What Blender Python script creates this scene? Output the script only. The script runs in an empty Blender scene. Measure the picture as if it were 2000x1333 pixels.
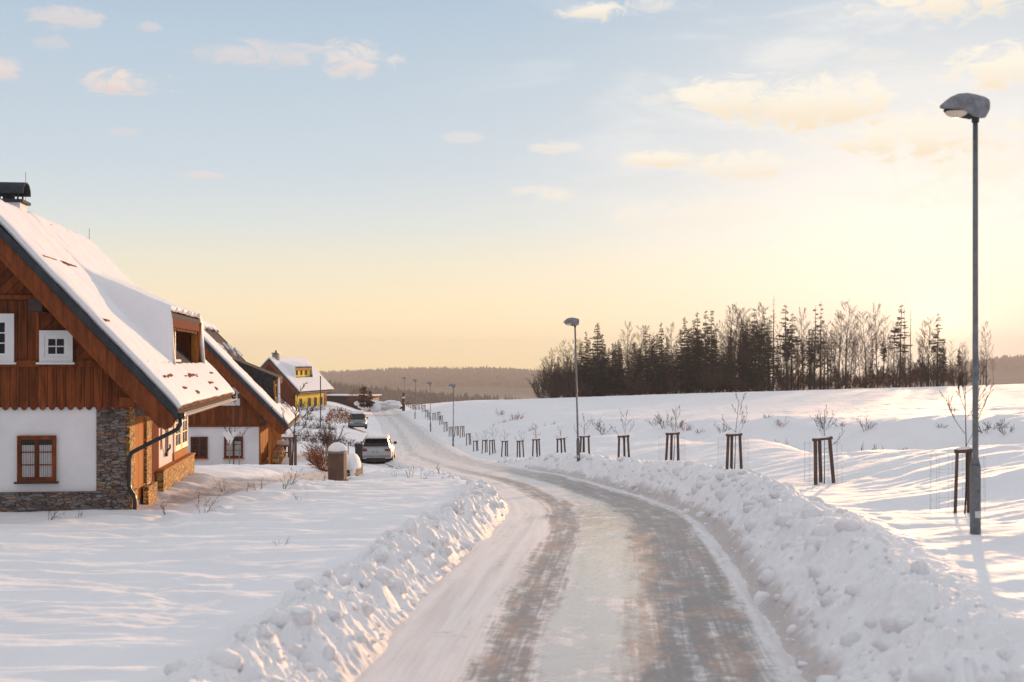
import bpy, math, random
import numpy as np
from mathutils import Vector, Matrix
R = math.radians
scn = bpy.context.scene
COL = scn.collection
random.seed(7)

# ------------------------------------------------------------ camera, sky, sun, exposure
F = 2500.0            # focal length in pixels of the 2000 px wide photograph
HOR = 705.0           # row of the horizon
cd = bpy.data.cameras.new('camera'); cam = bpy.data.objects.new('camera', cd); COL.objects.link(cam)
cam.location = (0, 0, 0); cam.rotation_euler = (R(90), 0, 0)
cd.sensor_width = 36; cd.lens = 36*F/2000; cd.shift_y = (HOR-666.5)/2000
cd.clip_start = 0.1; cd.clip_end = 30000
cd.dof.use_dof = True; cd.dof.focus_distance = 62; cd.dof.aperture_fstop = 1.9
scn.camera = cam
vs = scn.view_settings
vs.view_transform = 'Standard'; vs.look = 'None'; vs.exposure = 0.12; vs.gamma = 1; vs.use_curve_mapping = False

SUN_AZ, SUN_EL = R(18.5), R(4.3)
SD = Vector((math.sin(SUN_AZ)*math.cos(SUN_EL), math.cos(SUN_AZ)*math.cos(SUN_EL), math.sin(SUN_EL)))
sl = bpy.data.lights.new('sun', 'SUN'); so = bpy.data.objects.new('sun', sl); COL.objects.link(so)
sl.energy = 5.0; sl.angle = R(1.0); sl.color = (1.0, 0.54, 0.25)
so.rotation_euler = SD.to_track_quat('Z', 'Y').to_euler()

def srgb(r, g, b):
    f = lambda c: (c/255/12.92) if c/255 <= .04045 else ((c/255+.055)/1.055)**2.4
    return (f(r), f(g), f(b), 1)

W = bpy.data.worlds.new('World'); scn.world = W; W.use_nodes = True
NT = W.node_tree; NT.nodes.clear()
class NG:
    """small helper for writing node trees"""
    def __init__(s, nt): s.nt = nt
    def n(s, t, **k):
        nd = s.nt.nodes.new(t)
        for a, b in k.items(): setattr(nd, a, b)
        return nd
    def put(s, sock, v):
        if isinstance(v, bpy.types.NodeSocket): s.nt.links.new(v, sock)
        elif v is not None: sock.default_value = v
    def m(s, op, a, b=None, c=None, clamp=False):
        nd = s.n('ShaderNodeMath', operation=op, use_clamp=clamp)
        for i, v in enumerate((a, b, c)):
            if v is not None: s.put(nd.inputs[i], v)
        return nd.outputs[0]
    def vm(s, op, a, b=None, out=0):
        nd = s.n('ShaderNodeVectorMath', operation=op)
        s.put(nd.inputs[0], a)
        if b is not None: s.put(nd.inputs[1], b)
        return nd.outputs[out]
    def mix(s, f, a, b, mode='MIX'):
        nd = s.n('ShaderNodeMix', data_type='RGBA', blend_type=mode)
        s.put(nd.inputs[0], f); s.put(nd.inputs[6], a); s.put(nd.inputs[7], b)
        return nd.outputs[2]
    def ramp(s, f, stops, interp='LINEAR'):
        nd = s.n('ShaderNodeValToRGB'); nd.color_ramp.interpolation = interp
        e = nd.color_ramp.elements
        while len(e) < len(stops): e.new(0.5)
        for i, (p, c) in enumerate(stops):
            e[i].position = p; e[i].color = c if isinstance(c, tuple) else (c, c, c, 1)
        s.put(nd.inputs[0], f); return nd.outputs[0]
    def rng(s, v, a, b, c=0.0, d=1.0, smooth=True):
        nd = s.n('ShaderNodeMapRange', interpolation_type='SMOOTHSTEP' if smooth else 'LINEAR')
        for i, x in enumerate((v, a, b, c, d)): s.put(nd.inputs[i], x)
        return nd.outputs[0]
    def noise(s, vec, scale, detail=3, rough=.5, dist=0.0, color=False):
        nd = s.n('ShaderNodeTexNoise'); s.put(nd.inputs['Vector'], vec)
        nd.inputs['Scale'].default_value = scale; nd.inputs['Detail'].default_value = detail
        nd.inputs['Roughness'].default_value = rough; nd.inputs['Distortion'].default_value = dist
        return nd.outputs[1 if color else 0]
    def mapping(s, vec, scale=(1, 1, 1), loc=(0, 0, 0), rot=(0, 0, 0)):
        nd = s.n('ShaderNodeMapping'); s.put(nd.inputs[0], vec)
        nd.inputs['Location'].default_value = loc; nd.inputs['Rotation'].default_value = rot
        nd.inputs['Scale'].default_value = scale
        return nd.outputs[0]

g = NG(NT)
gen = g.n('ShaderNodeTexCoord').outputs['Generated']
xyz = g.n('ShaderNodeSeparateXYZ'); NT.links.new(gen, xyz.inputs[0])
X, Y, Z = xyz.outputs
hl = g.m('SQRT', g.m('ADD', g.m('MULTIPLY', X, X), g.m('MULTIPLY', Y, Y)))
el = g.m('DIVIDE', Z, g.m('MAXIMUM', hl, .001))                 # tangent of the elevation
elp = g.m('POWER', g.m('MAXIMUM', el, 0.0), 0.5)                # spread the low sky over the ramp
S2 = lambda t: min(1.0, math.sqrt(max(t, 0))/1.5)
front = g.ramp(g.m('DIVIDE', elp, 1.5), [
    (S2(0), (1.04, .86, .45, 1)), (S2(.02), (1.02, .86, .53, 1)), (S2(.045), srgb(248, 233, 198)),
    (S2(.075), srgb(233, 229, 208)), (S2(.105), srgb(214, 222, 220)), (S2(.15), srgb(197, 211, 221)),
    (S2(.24), srgb(180, 199, 214)), (S2(.30), srgb(166, 189, 210)), (S2(.36), srgb(176, 194, 212)), (S2(.6), srgb(212, 215, 221)), (1.0, srgb(212, 213, 217))])
back = g.ramp(g.m('DIVIDE', elp, 1.5), [
    (0.0, srgb(172, 168, 176)), (S2(.12), srgb(184, 180, 186)), (S2(.4), srgb(192, 192, 197)), (1.0, srgb(212, 213, 217))])
hd = g.m('DIVIDE', g.vm('DOT_PRODUCT', gen, (math.sin(SUN_AZ), math.cos(SUN_AZ), 0), 1), g.m('MAXIMUM', hl, .001))
base = g.mix(g.rng(hd, -.1, .85), back, front)
dot = g.m('MAXIMUM', g.vm('DOT_PRODUCT', gen, (math.sin(SUN_AZ)*math.cos(R(1.2)), math.cos(SUN_AZ)*math.cos(R(1.2)), math.sin(R(1.2))), 1), 0)
wide = g.m('POWER', dot, 50); mid = g.m('POWER', dot, 220); tight = g.m('POWER', dot, 2600)
def scaled(col, f): return g.vm('MULTIPLY', col, f)
def col3(v):
    c = g.n('ShaderNodeCombineXYZ')
    for i in range(3): NT.links.new(v, c.inputs[i])
    return c.outputs[0]
base = g.mix(g.m('MULTIPLY', wide, .82), base, (.93, .90, .86, 1))
base = g.vm('ADD', base, scaled(col3(mid), (.03, .02, .01)))
base = g.vm('ADD', base, scaled(col3(tight), (.5, .4, .2)))
# Nishita sky adds its own gradient of light
sk = g.n('ShaderNodeTexSky', sky_type='NISHITA'); sk.sun_disc = False
sk.sun_elevation = SUN_EL; sk.sun_rotation = SUN_AZ; sk.air_density = 1; sk.dust_density = 2
base = g.vm('ADD', scaled(base, (.965, .97, .98)), scaled(sk.outputs[0], (.006, .006, .006)))
# small clouds: soft patches in (azimuth, elevation) broken up by noise
az = g.m('ARCTAN2', X, Y)
taz = g.m('TANGENT', g.m('MAXIMUM', g.m('MINIMUM', az, 1.4), -1.4))
cv = g.n('ShaderNodeCombineXYZ'); NT.links.new(taz, cv.inputs[0]); NT.links.new(el, cv.inputs[1])
n1 = g.noise(g.mapping(cv.outputs[0], (1, 2.1, 1)), 34, 8, .62, .9)
n2 = g.noise(g.mapping(cv.outputs[0], (1, 1.6, 1), (3, 1, 0)), 9, 3, .5)
nz = g.m('ADD', g.m('MULTIPLY', g.m('SUBTRACT', n1, .5), 3.6), g.m('MULTIPLY', g.m('SUBTRACT', n2, .5), 1.0))
clouds = [(135, 72, 75, 22, .45), (245, 188, 95, 26, .8), (5, 175, 45, 24, .6), (295, 78, 25, 10, .3), (560, 118, 190, 26, .38), (690, 122, 90, 36, .6),
          (1160, 24, 75, 22, .7), (1265, 12, 60, 26, .4), (1420, 200, 120, 46, .85), (1600, 210, 160, 58, .9), (1290, 312, 95, 20, .7), (1450, 330, 130, 30, .6),
          (1060, 380, 62, 22, .5), (1890, 35, 210, 52, 1.0), (1960, 170, 120, 50, .95), (1800, 285, 210, 52, .75), (1085, 288, 50, 14, .4), (905, 268, 40, 12, .25),
          (395, 353, 45, 9, .4), (1350, 420, 170, 36, .35), (1850, 390, 200, 40, .3), (100, 120, 40, 14, .2), (1900, 330, 200, 60, .4), (235, 278, 40, 10, .2),
          (1280, 200, 40, 14, .3), (1700, 130, 70, 16, .2), (-400, 120, 150, 40, .8), (2400, 150, 200, 60, .8), (2300, 380, 200, 40, .5), (-300, 300, 120, 25, .6)]
acc = None; shade = None
for px, py, rx, ry, st in clouds:
    cx, cy = (px-1000)/F, (HOR-py)/F
    dx = g.m('DIVIDE', g.m('SUBTRACT', taz, cx), rx/F); dy = g.m('DIVIDE', g.m('SUBTRACT', el, cy), ry/F)
    r2 = g.m('ADD', g.m('MULTIPLY', dx, dx), g.m('MULTIPLY', dy, dy))
    d = g.m('SUBTRACT', g.m('ADD', 0.75, g.m('MULTIPLY', nz, 1.25)), r2)
    mk = g.m('MULTIPLY', g.rng(d, -.45, .8), min(1, st*1.35))
    acc = mk if acc is None else g.m('MAXIMUM', acc, mk)
    low = g.m('MULTIPLY', mk, g.rng(dy, .3, -.8))
    shade = low if shade is None else g.m('MAXIMUM', shade, low)
acc = g.m('MULTIPLY', acc, g.m('GREATER_THAN', Y, 0))
sunny = g.rng(hd, .86, .99)
ccol = g.mix(shade, g.mix(sunny, srgb(240, 222, 212), srgb(255, 246, 226)), g.mix(sunny, srgb(226, 206, 200), srgb(248, 230, 200)))
cir = g.m('MULTIPLY', g.rng(g.noise(g.mapping(cv.outputs[0], (1, 3.6, 1), (2, 5, 0)), 7, 8, .6, .6), .46, .72), g.rng(taz, -.12, .30))
cir = g.m('MULTIPLY', g.m('MULTIPLY', cir, g.rng(el, .05, .12)), g.m('GREATER_THAN', Y, 0))
base = g.mix(g.m('MULTIPLY', cir, .6), base, (.92, .88, .83, 1))
base = g.mix(g.m('MULTIPLY', acc, .9), base, scaled(ccol, (.96, .96, .98)))
bg = g.n('ShaderNodeBackground'); NT.links.new(base, bg.inputs[0]); bg.inputs[1].default_value = 1.0
wo = g.n('ShaderNodeOutputWorld'); NT.links.new(bg.outputs[0], wo.inputs[0])

# ------------------------------------------------------------ helpers
def P(px, py, D):
    """world point that the photograph shows at (px, py), D metres ahead"""
    return Vector(((px-1000)*D/F, D, (HOR-py)*D/F))
def tag(o, label=None, cat=None, group=None, kind=None):
    if label: o['label'] = label
    if cat: o['category'] = cat
    if group: o['group'] = group
    if kind: o['kind'] = kind
    return o
def empty(name, loc, rz=0, label=None, cat=None, group=None, kind=None):
    o = bpy.data.objects.new(name, None); COL.objects.link(o); o.location = loc; o.rotation_euler = (0, 0, rz)
    o.empty_display_size = .3
    return tag(o, label, cat, group, kind)
def copy_tree(o, parent=None):
    c = o.copy(); COL.objects.link(c); c.parent = parent
    for ch in list(o.children): copy_tree(ch, c)
    return c

def rot_to(v):
    return Vector(v).normalized().to_track_quat('Z', 'Y').to_matrix()
class MB:
    """collects shapes and links them as ONE mesh object"""
    def __init__(s): s.v = []; s.f = []; s.m = []; s.cur = 0
    def add(s, vs_, fs_):
        b = len(s.v); s.v.extend([tuple(q) for q in vs_]); s.f.extend([tuple(i+b for i in f) for f in fs_]); s.m.extend([s.cur]*len(fs_)); return s
    def box(s, x0, x1, y0, y1, z0, z1):
        return s.add([(x0, y0, z0), (x1, y0, z0), (x1, y1, z0), (x0, y1, z0), (x0, y0, z1), (x1, y0, z1), (x1, y1, z1), (x0, y1, z1)],
                     [(0, 3, 2, 1), (4, 5, 6, 7), (0, 1, 5, 4), (1, 2, 6, 5), (2, 3, 7, 6), (3, 0, 4, 7)])
    def prism(s, pts, vec):
        n = len(pts); p = [Vector(q) for q in pts]; v = Vector(vec)
        nrm = Vector((0, 0, 0))
        for i in range(n): nrm += p[i].cross(p[(i+1) % n])
        if nrm.dot(v) > 0: p = p[::-1]
        return s.add(p+[q+v for q in p], [tuple(range(n)), tuple(range(2*n-1, n-1, -1))]+[(i, i+n, (i+1) % n+n, (i+1) % n) for i in range(n)])
    def tube(s, pts, rad, n=6, cap=True):
        pts = [Vector(q) for q in pts]
        if not hasattr(rad, '__len__'): rad = [rad]*len(pts)
        vs_ = []; up = Vector((0, 0, 1))
        d0 = (pts[1]-pts[0]).normalized()
        a = d0.cross(up)
        if a.length < .05: a = Vector((1, 0, 0))
        a.normalize()
        for i, q in enumerate(pts):
            d = (pts[min(i+1, len(pts)-1)]-pts[max(i-1, 0)])
            if d.length < 1e-9: d = d0
            d.normalize()
            a = (a-d*a.dot(d))
            if a.length < 1e-6: a = d.orthogonal()
            a.normalize(); b = d.cross(a)
            for k in range(n):
                t = 2*math.pi*k/n
                vs_.append(q+(a*math.cos(t)+b*math.sin(t))*rad[i])
        fs_ = []
        for i in range(len(pts)-1):
            for k in range(n):
                k2 = (k+1) % n
                fs_.append((i*n+k, i*n+k2, (i+1)*n+k2, (i+1)*n+k))
        if cap and n > 2:
            fs_.append(tuple(range(n-1, -1, -1))); fs_.append(tuple((len(pts)-1)*n+k for k in range(n)))
        return s.add(vs_, fs_)
    def ell(s, c, r, nu=12, nv=8, zmin=-1.0):
        """ellipsoid, cut at zmin (fraction of r)"""
        th0 = math.acos(max(-1, min(1, zmin)))
        vs_ = [(c[0], c[1], c[2]+r[2])]
        for j in range(1, nv+1):
            th = th0*j/nv
            for i in range(nu):
                ph = 2*math.pi*i/nu
                vs_.append((c[0]+r[0]*math.sin(th)*math.cos(ph), c[1]+r[1]*math.sin(th)*math.sin(ph), c[2]+r[2]*math.cos(th)))
        fs_ = [(0, 1+i, 1+(i+1) % nu) for i in range(nu)]
        for j in range(nv-1):
            for i in range(nu):
                a = 1+j*nu+i; b = 1+j*nu+(i+1) % nu
                fs_.append((a, a+nu, b+nu, b))
        fs_.append(tuple(1+(nv-1)*nu+i for i in range(nu-1, -1, -1)))
        return s.add(vs_, fs_)
    def loft(s, rings, cap=True):
        n = len(rings[0]); vs_ = [q for r in rings for q in r]; fs_ = []
        for i in range(len(rings)-1):
            for k in range(n):
                k2 = (k+1) % n
                fs_.append((i*n+k, i*n+k2, (i+1)*n+k2, (i+1)*n+k))
        if cap: fs_.append(tuple(range(n-1, -1, -1))); fs_.append(tuple((len(rings)-1)*n+k for k in range(n)))
        return s.add(vs_, fs_)
    def mesh(s, name, mats, smooth=False):
        me = bpy.data.meshes.new(name)
        if hasattr(s, 'np'): pass
        me.from_pydata(s.v, [], s.f)
        for mt in (mats if isinstance(mats, (list, tuple)) else [mats]): me.materials.append(mt)
        if any(s.m): me.polygons.foreach_set('material_index', s.m)
        if smooth: me.polygons.foreach_set('use_smooth', [True]*len(s.f))
        me.update(); return me
    def build(s, name, mats, parent=None, smooth=False, loc=None, bevel=0, xf=None):
        if xf is not None: s.v = [tuple(xf @ Vector(q)) for q in s.v]
        o = bpy.data.objects.new(name, s.mesh(name, mats, smooth)); COL.objects.link(o)
        if parent: o.parent = parent
        if loc is not None: o.location = loc
        if bevel:
            b = o.modifiers.new('bevel', 'BEVEL'); b.width = bevel; b.segments = 2; b.limit_method = 'ANGLE'
        return o

def grid_mesh(name, V, nr, nc, mat, keep=None, uv=None, smooth=True):
    """mesh object from an (nr*nc, 3) array of points"""
    me = bpy.data.meshes.new(name)
    i = np.arange((nr-1)*(nc-1)); r = i//(nc-1); c = i % (nc-1); a = r*nc+c
    q = np.stack([a, a+1, a+nc+1, a+nc], 1)
    if keep is not None: q = q[keep(r, c)]
    me.vertices.add(len(V)); me.vertices.foreach_set('co', V.astype(np.float32).ravel())
    me.loops.add(q.size); me.loops.foreach_set('vertex_index', q.ravel().astype(np.int32))
    me.polygons.add(len(q)); me.polygons.foreach_set('loop_start', (np.arange(len(q))*4).astype(np.int32))
    me.polygons.foreach_set('use_smooth', [smooth]*len(q))
    me.update(calc_edges=True)
    if uv is not None:
        l = me.uv_layers.new(name='UVMap'); l.data.foreach_set('uv', uv[q.ravel()].astype(np.float32).ravel())
    me.materials.append(mat); me.validate()
    o = bpy.data.objects.new(name, me); COL.objects.link(o); return o

def hsh(ix, iy, seed):
    h = (ix.astype(np.int64)*374761393+iy.astype(np.int64)*668265263+seed*1442695041) & 0xffffffff
    h = ((h ^ (h >> 13))*1274126177) & 0xffffffff
    return ((h ^ (h >> 16)) & 0xffff)/65535.0
def perlin(x, y, seed=0):
    ix = np.floor(x); iy = np.floor(y); fx = x-ix; fy = y-iy
    u = fx*fx*fx*(fx*(fx*6-15)+10); v = fy*fy*fy*(fy*(fy*6-15)+10)
    def gr(jx, jy, dx, dy):
        t = hsh(jx, jy, seed)*2*np.pi; return np.cos(t)*dx+np.sin(t)*dy
    a = gr(ix, iy, fx, fy); b = gr(ix+1, iy, fx-1, fy); c = gr(ix, iy+1, fx, fy-1); d = gr(ix+1, iy+1, fx-1, fy-1)
    return 1.5*(a+(b-a)*u+(c-a)*v+(a-b-c+d)*u*v)
def fbm(x, y, seed=0, octv=4, gain=.5):
    s = 0; a = 1; n = 0
    for i in range(octv):
        s = s+a*perlin(x*2**i, y*2**i, seed+i*17); n += a; a *= gain
    return s/n
def cells(x, y, seed=0):
    """rounded lumps: 1 at the centre of a random cell, 0 at its edge"""
    ix = np.floor(x); iy = np.floor(y); best = np.full_like(x, 9.0); val = np.zeros_like(x)
    for dx in (-1, 0, 1):
        for dy in (-1, 0, 1):
            jx = ix+dx; jy = iy+dy
            cx = jx+.15+.7*hsh(jx, jy, seed); cy = jy+.15+.7*hsh(jx, jy, seed+5)
            rr = .35+.45*hsh(jx, jy, seed+9)
            d = np.sqrt((x-cx)**2+(y-cy)**2)/rr
            val = np.maximum(val, np.sqrt(np.clip(1-d*d, 0, 1))*rr)
    return val
def sstep(a, b, x):
    t = np.clip((x-a)/(b-a), 0, 1); return t*t*(3-2*t)

# ------------------------------------------------------------ materials
def col3_(g, v):
    c = g.n('ShaderNodeCombineXYZ')
    for i in range(3): g.nt.links.new(v, c.inputs[i])
    return c.outputs[0]
def M(name, col, rough=.6, var=.15, scale=3.0, bump=0.0, bscale=None, metal=0.0, stretch=(1, 1, 1), spec=None, hue=None, island=0):
    mt = bpy.data.materials.new(name); mt.use_nodes = True; nt = mt.node_tree; g = NG(nt)
    bs = nt.nodes['Principled BSDF']
    tc = g.n('ShaderNodeTexCoord').outputs['Object']
    vec = g.mapping(tc, stretch)
    n = g.noise(vec, scale, 5, .6)
    c1 = tuple(max(0, c*(1-var)) for c in col[:3])+(1,); c2 = tuple(min(1, c*(1+var)) for c in col[:3])+(1,)
    if hue: c2 = hue+(1,)
    isl = g.n('ShaderNodeNewGeometry').outputs['Random Per Island'] if island else None
    c = g.mix(g.rng(n, .3, .7), c1, c2)
    if island: c = g.vm('MULTIPLY', c, col3_(g, g.rng(isl, 0, 1, 1-island, 1+island, False)))
    nt.links.new(c, bs.inputs['Base Color'])
    g.put(bs.inputs['Roughness'], g.rng(n, .2, .8, max(0, rough-.08), min(1, rough+.08)))
    bs.inputs['Metallic'].default_value = metal
    if spec is not None: bs.inputs['Specular IOR Level'].default_value = spec
    if bump:
        b = g.n('ShaderNodeBump'); b.inputs['Strength'].default_value = 1; b.inputs['Distance'].default_value = bump
        nt.links.new(g.noise(vec, bscale or scale*3, 4, .6), b.inputs['Height']); nt.links.new(b.outputs[0], bs.inputs['Normal'])
    return mt
MAT = {}
MAT['snow'] = M('snow', (.86, .85, .87), .75, .02, 2.0, .012, 9, spec=.25)
MAT['field_snow'] = M('field_snow', (.86, .86, .88), .75, .025, .6, .02, 4, spec=.25)
MAT['clod'] = M('clod', (.84, .84, .86), .8, .05, 5.0, .035, 9, spec=.2)
MAT['wood'] = M('wood', (.175, .047, .014), .75, .38, 1.6, .003, 20, stretch=(6, 6, .7), island=.28, spec=.2)
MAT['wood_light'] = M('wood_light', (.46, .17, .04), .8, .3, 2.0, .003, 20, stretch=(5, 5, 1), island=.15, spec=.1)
MAT['dark_wood'] = M('dark_wood', (.05, .025, .018), .7, .3, 2.0)
MAT['red_wood'] = M('red_wood', (.15, .035, .02), .9, .3, 3, stretch=(5, 5, .6), spec=.05)
MAT['plaster'] = M('plaster', (.79, .785, .80), .85, .07, .7, .004, 30)
MAT['yellow'] = M('yellow', (.88, .60, .03), .8, .06, 1.0, .003, 20)
MAT['trim'] = M('trim', (.045, .055, .065), .85, .2, 4, spec=.1)
MAT['tile'] = M('tile', (.055, .052, .058), .9, .35, 5, .01, 8, spec=.08)
MAT['rtile'] = M('rtile', (.20, .075, .045), .9, .4, 9, .01, 20, island=.4, spec=.05)
MAT['white'] = M('white', (.74, .75, .76), .4, .04, 4)
MAT['cream'] = M('cream', (.66, .56, .42), .5, .06, 4)
MAT['glass'] = M('glass', (.010, .010, .012), .12, .2, 1, spec=.3)
MAT['curtain'] = M('curtain', (.42, .40, .40), .9, .15, 3, stretch=(30, 30, 1))
MAT['black'] = M('black', (.012, .012, .014), .35, .3, 5)
MAT['galv'] = M('galv', (.17, .18, .19), .5, .22, 14, metal=.55)
MAT['frost'] = M('frost', (.22, .235, .26), .7, .28, 10, .003, 40)
MAT['lampglass'] = M('lampglass', (.75, .62, .48), .25, .05, 4)
MAT['stake'] = M('stake', (.105, .058, .042), .75, .35, 4, .004, 30, stretch=(4, 4, .6))
MAT['brownstone'] = M('brownstone', (.12, .075, .055), .9, .3, 2.5, .006, 30)
MAT['bark'] = M('bark', (.03, .022, .018), .9, .4, 3, .01, 20)
MAT['twig'] = M('twig', (.05, .03, .024), .85, .3, 5)
MAT['needle'] = M('needle', (.012, .014, .011), .95, .5, .6)
MAT['rust'] = M('rust', (.26, .085, .028), .85, .4, 4)
MAT['redtwig'] = M('redtwig', (.09, .034, .026), .8, .3, 4)
MAT['stonegrey'] = M('stonegrey', (.2, .19, .18), .85, .3, 5, .01, 14)
MAT['carwhite'] = M('carwhite', (.42, .43, .45), .28, .04, 3, spec=.5)
MAT['cargrey'] = M('cargrey', (.13, .16, .17), .3, .1, 3, spec=.5)
MAT['rubber'] = M('rubber', (.015, .015, .015), .85, .3, 5)
MAT['redlamp'] = M('redlamp', (.16, .01, .01), .2, .1, 3)
MAT['plate'] = M('plate', (.5, .5, .48), .5, .1, 3)
MAT['steel'] = M('steel', (.05, .05, .055), .5, .2, 6, metal=.3)
MAT['sticker'] = M('sticker', (.6, .6, .6), .6, .1, 20)
MAT['firewood'] = M('firewood', (.34, .17, .07), .8, .4, 6, island=.4)
MAT['far_forest'] = M('far_forest', (.10, .085, .078), .95, .5, .05)
MAT['mid_forest'] = M('mid_forest', (.085, .062, .052), .95, .6, .04)

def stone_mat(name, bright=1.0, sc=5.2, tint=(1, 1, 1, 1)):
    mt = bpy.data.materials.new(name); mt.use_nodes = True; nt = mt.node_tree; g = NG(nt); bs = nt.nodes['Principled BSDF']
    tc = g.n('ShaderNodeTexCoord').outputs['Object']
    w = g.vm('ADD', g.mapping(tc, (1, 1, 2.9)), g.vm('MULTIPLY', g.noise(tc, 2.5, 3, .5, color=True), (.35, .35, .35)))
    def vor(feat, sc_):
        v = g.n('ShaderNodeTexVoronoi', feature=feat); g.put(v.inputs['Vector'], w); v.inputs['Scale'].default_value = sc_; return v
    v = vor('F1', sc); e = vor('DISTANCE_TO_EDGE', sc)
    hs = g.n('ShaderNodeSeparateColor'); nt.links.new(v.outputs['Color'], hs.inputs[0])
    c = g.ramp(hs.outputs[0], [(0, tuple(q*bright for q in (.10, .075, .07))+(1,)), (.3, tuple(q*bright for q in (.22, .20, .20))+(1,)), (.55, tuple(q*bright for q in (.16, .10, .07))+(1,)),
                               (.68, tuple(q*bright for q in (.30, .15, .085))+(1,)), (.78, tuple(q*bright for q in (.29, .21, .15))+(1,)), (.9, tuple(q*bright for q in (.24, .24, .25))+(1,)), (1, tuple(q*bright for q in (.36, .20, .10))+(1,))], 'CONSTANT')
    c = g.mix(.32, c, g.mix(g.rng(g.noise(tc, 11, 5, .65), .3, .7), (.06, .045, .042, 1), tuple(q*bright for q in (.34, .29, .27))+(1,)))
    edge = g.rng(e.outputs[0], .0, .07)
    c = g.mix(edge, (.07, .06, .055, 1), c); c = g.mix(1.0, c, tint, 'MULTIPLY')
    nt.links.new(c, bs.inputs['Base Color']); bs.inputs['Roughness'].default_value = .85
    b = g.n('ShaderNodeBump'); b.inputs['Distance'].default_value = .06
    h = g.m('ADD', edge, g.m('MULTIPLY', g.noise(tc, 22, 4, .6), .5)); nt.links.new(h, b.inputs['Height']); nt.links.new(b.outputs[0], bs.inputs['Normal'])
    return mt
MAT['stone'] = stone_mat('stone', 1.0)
MAT['sunlit_stone'] = stone_mat('sunlit_stone', 2.9, tint=(1.0, .74, .28, 1))  # gable stone again, brightened and tinted gold to paint in the sunlight

def road_mat():
    mt = bpy.data.materials.new('road_ice'); mt.use_nodes = True; nt = mt.node_tree; g = NG(nt); bs = nt.nodes['Principled BSDF']
    uv = g.n('ShaderNodeUVMap').outputs[0]; s = g.n('ShaderNodeSeparateXYZ'); nt.links.new(uv, s.inputs[0]); d, l = s.outputs[0], s.outputs[1]
    wob = g.m('MULTIPLY', g.m('SUBTRACT', g.noise(g.mapping(uv, (.3, .12, 1)), 1, 2, .5), .5), .8)
    dw = g.m('ADD', d, wob)
    def band(c, w, soft):
        a = g.m('ABSOLUTE', g.m('SUBTRACT', dw, c)); return g.rng(a, w+soft, w)
    st = g.noise(g.mapping(uv, (6, .22, 1)), 1.0, 4, .6)           # streaks along the road
    st2 = g.noise(g.mapping(uv, (30, .35, 1), (4, 2, 0)), 1.0, 4, .6)
    pt = g.noise(g.mapping(uv, (1.3, .9, 1), (9, 3, 0)), 1.3, 6, .68) # patches
    pt2 = g.noise(g.mapping(uv, (1.9, .55, 1), (1, 7, 0)), 1.6, 6, .7)
    fine = g.noise(uv, 14, 4, .7)
    mud = g.m('MAXIMUM', g.m('MULTIPLY', band(1.30, .42, .62), 1.0), g.m('MULTIPLY', band(-.66, .16, .42), .9))
    mud = g.m('ADD', mud, g.m('MULTIPLY', g.m('SUBTRACT', st, .5), 1.3)); mud = g.m('ADD', mud, g.m('MULTIPLY', g.m('SUBTRACT', pt2, .5), 1.8))
    mud = g.m('ADD', mud, g.m('MULTIPLY', g.m('SUBTRACT', st2, .5), .7))
    iso = g.noise(uv, 5.5, 7, .72)
    mud = g.m('ADD', mud, g.m('MULTIPLY', g.m('SUBTRACT', iso, .5), 1.7))
    mud = g.rng(mud, .25, 1.05)
    mud = g.m('MULTIPLY', mud, g.rng(g.m('ABSOLUTE', d), 2.45, 1.9))
    far = g.rng(l, 46, 66, 1.0, .32); mud = g.m('MULTIPLY', mud, far)
    mud = g.m('MULTIPLY', mud, g.rng(l, 6, 13, .75, 1.0))
    ice = g.m('ADD', g.m('MULTIPLY', band(.26, .30, .55), .8), g.m('MULTIPLY', g.m('SUBTRACT', pt, .5), 3.2))
    ice = g.m('ADD', ice, g.m('MULTIPLY', g.m('SUBTRACT', fine, .5), .8)); ice = g.m('ADD', ice, g.m('MULTIPLY', g.m('SUBTRACT', iso, .5), 1.2)); ice = g.rng(ice, .3, .85)
    ice = g.m('MULTIPLY', ice, g.rng(l, 30, 44, 1.0, .15))
    c = g.mix(g.m('MULTIPLY', g.rng(st, .35, .7), .55), (.76, .745, .755, 1), (.52, .46, .45, 1))
    c = g.mix(ice, c, (.45, .395, .37, 1))
    brown = g.mix(g.rng(pt, .45, .62), (.125, .105, .10, 1), (.27, .145, .095, 1))
    c = g.mix(g.m('MULTIPLY', mud, .90), c, brown)
    c = g.mix(g.m('MULTIPLY', g.rng(fine, .45, .75), .22), c, (.7, .68, .68, 1))
    nt.links.new(c, bs.inputs['Base Color'])
    ro = g.mix(ice, (.55, .55, .55, 1), (.09, .09, .09, 1)); ro = g.mix(g.m('MULTIPLY', mud, .6), ro, (.36, .36, .36, 1))
    ro = g.mix(g.rng(fine, .4, .8, 0, .35), ro, (.6, .6, .6, 1))
    nt.links.new(ro, bs.inputs['Roughness']); bs.inputs['Specular IOR Level'].default_value = .8
    nt.links.new(g.m('MULTIPLY', ice, .5), bs.inputs['Coat Weight']); bs.inputs['Coat Roughness'].default_value = .15
    b = g.n('ShaderNodeBump'); b.inputs['Distance'].default_value = .012
    h = g.m('ADD', g.m('MULTIPLY', st, .3), g.m('ADD', g.m('MULTIPLY', iso, .55), g.m('MULTIPLY', st2, .2)))
    nt.links.new(h, b.inputs['Height']); nt.links.new(b.outputs[0], bs.inputs['Normal'])
    return mt
MAT['road'] = road_mat()
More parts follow.
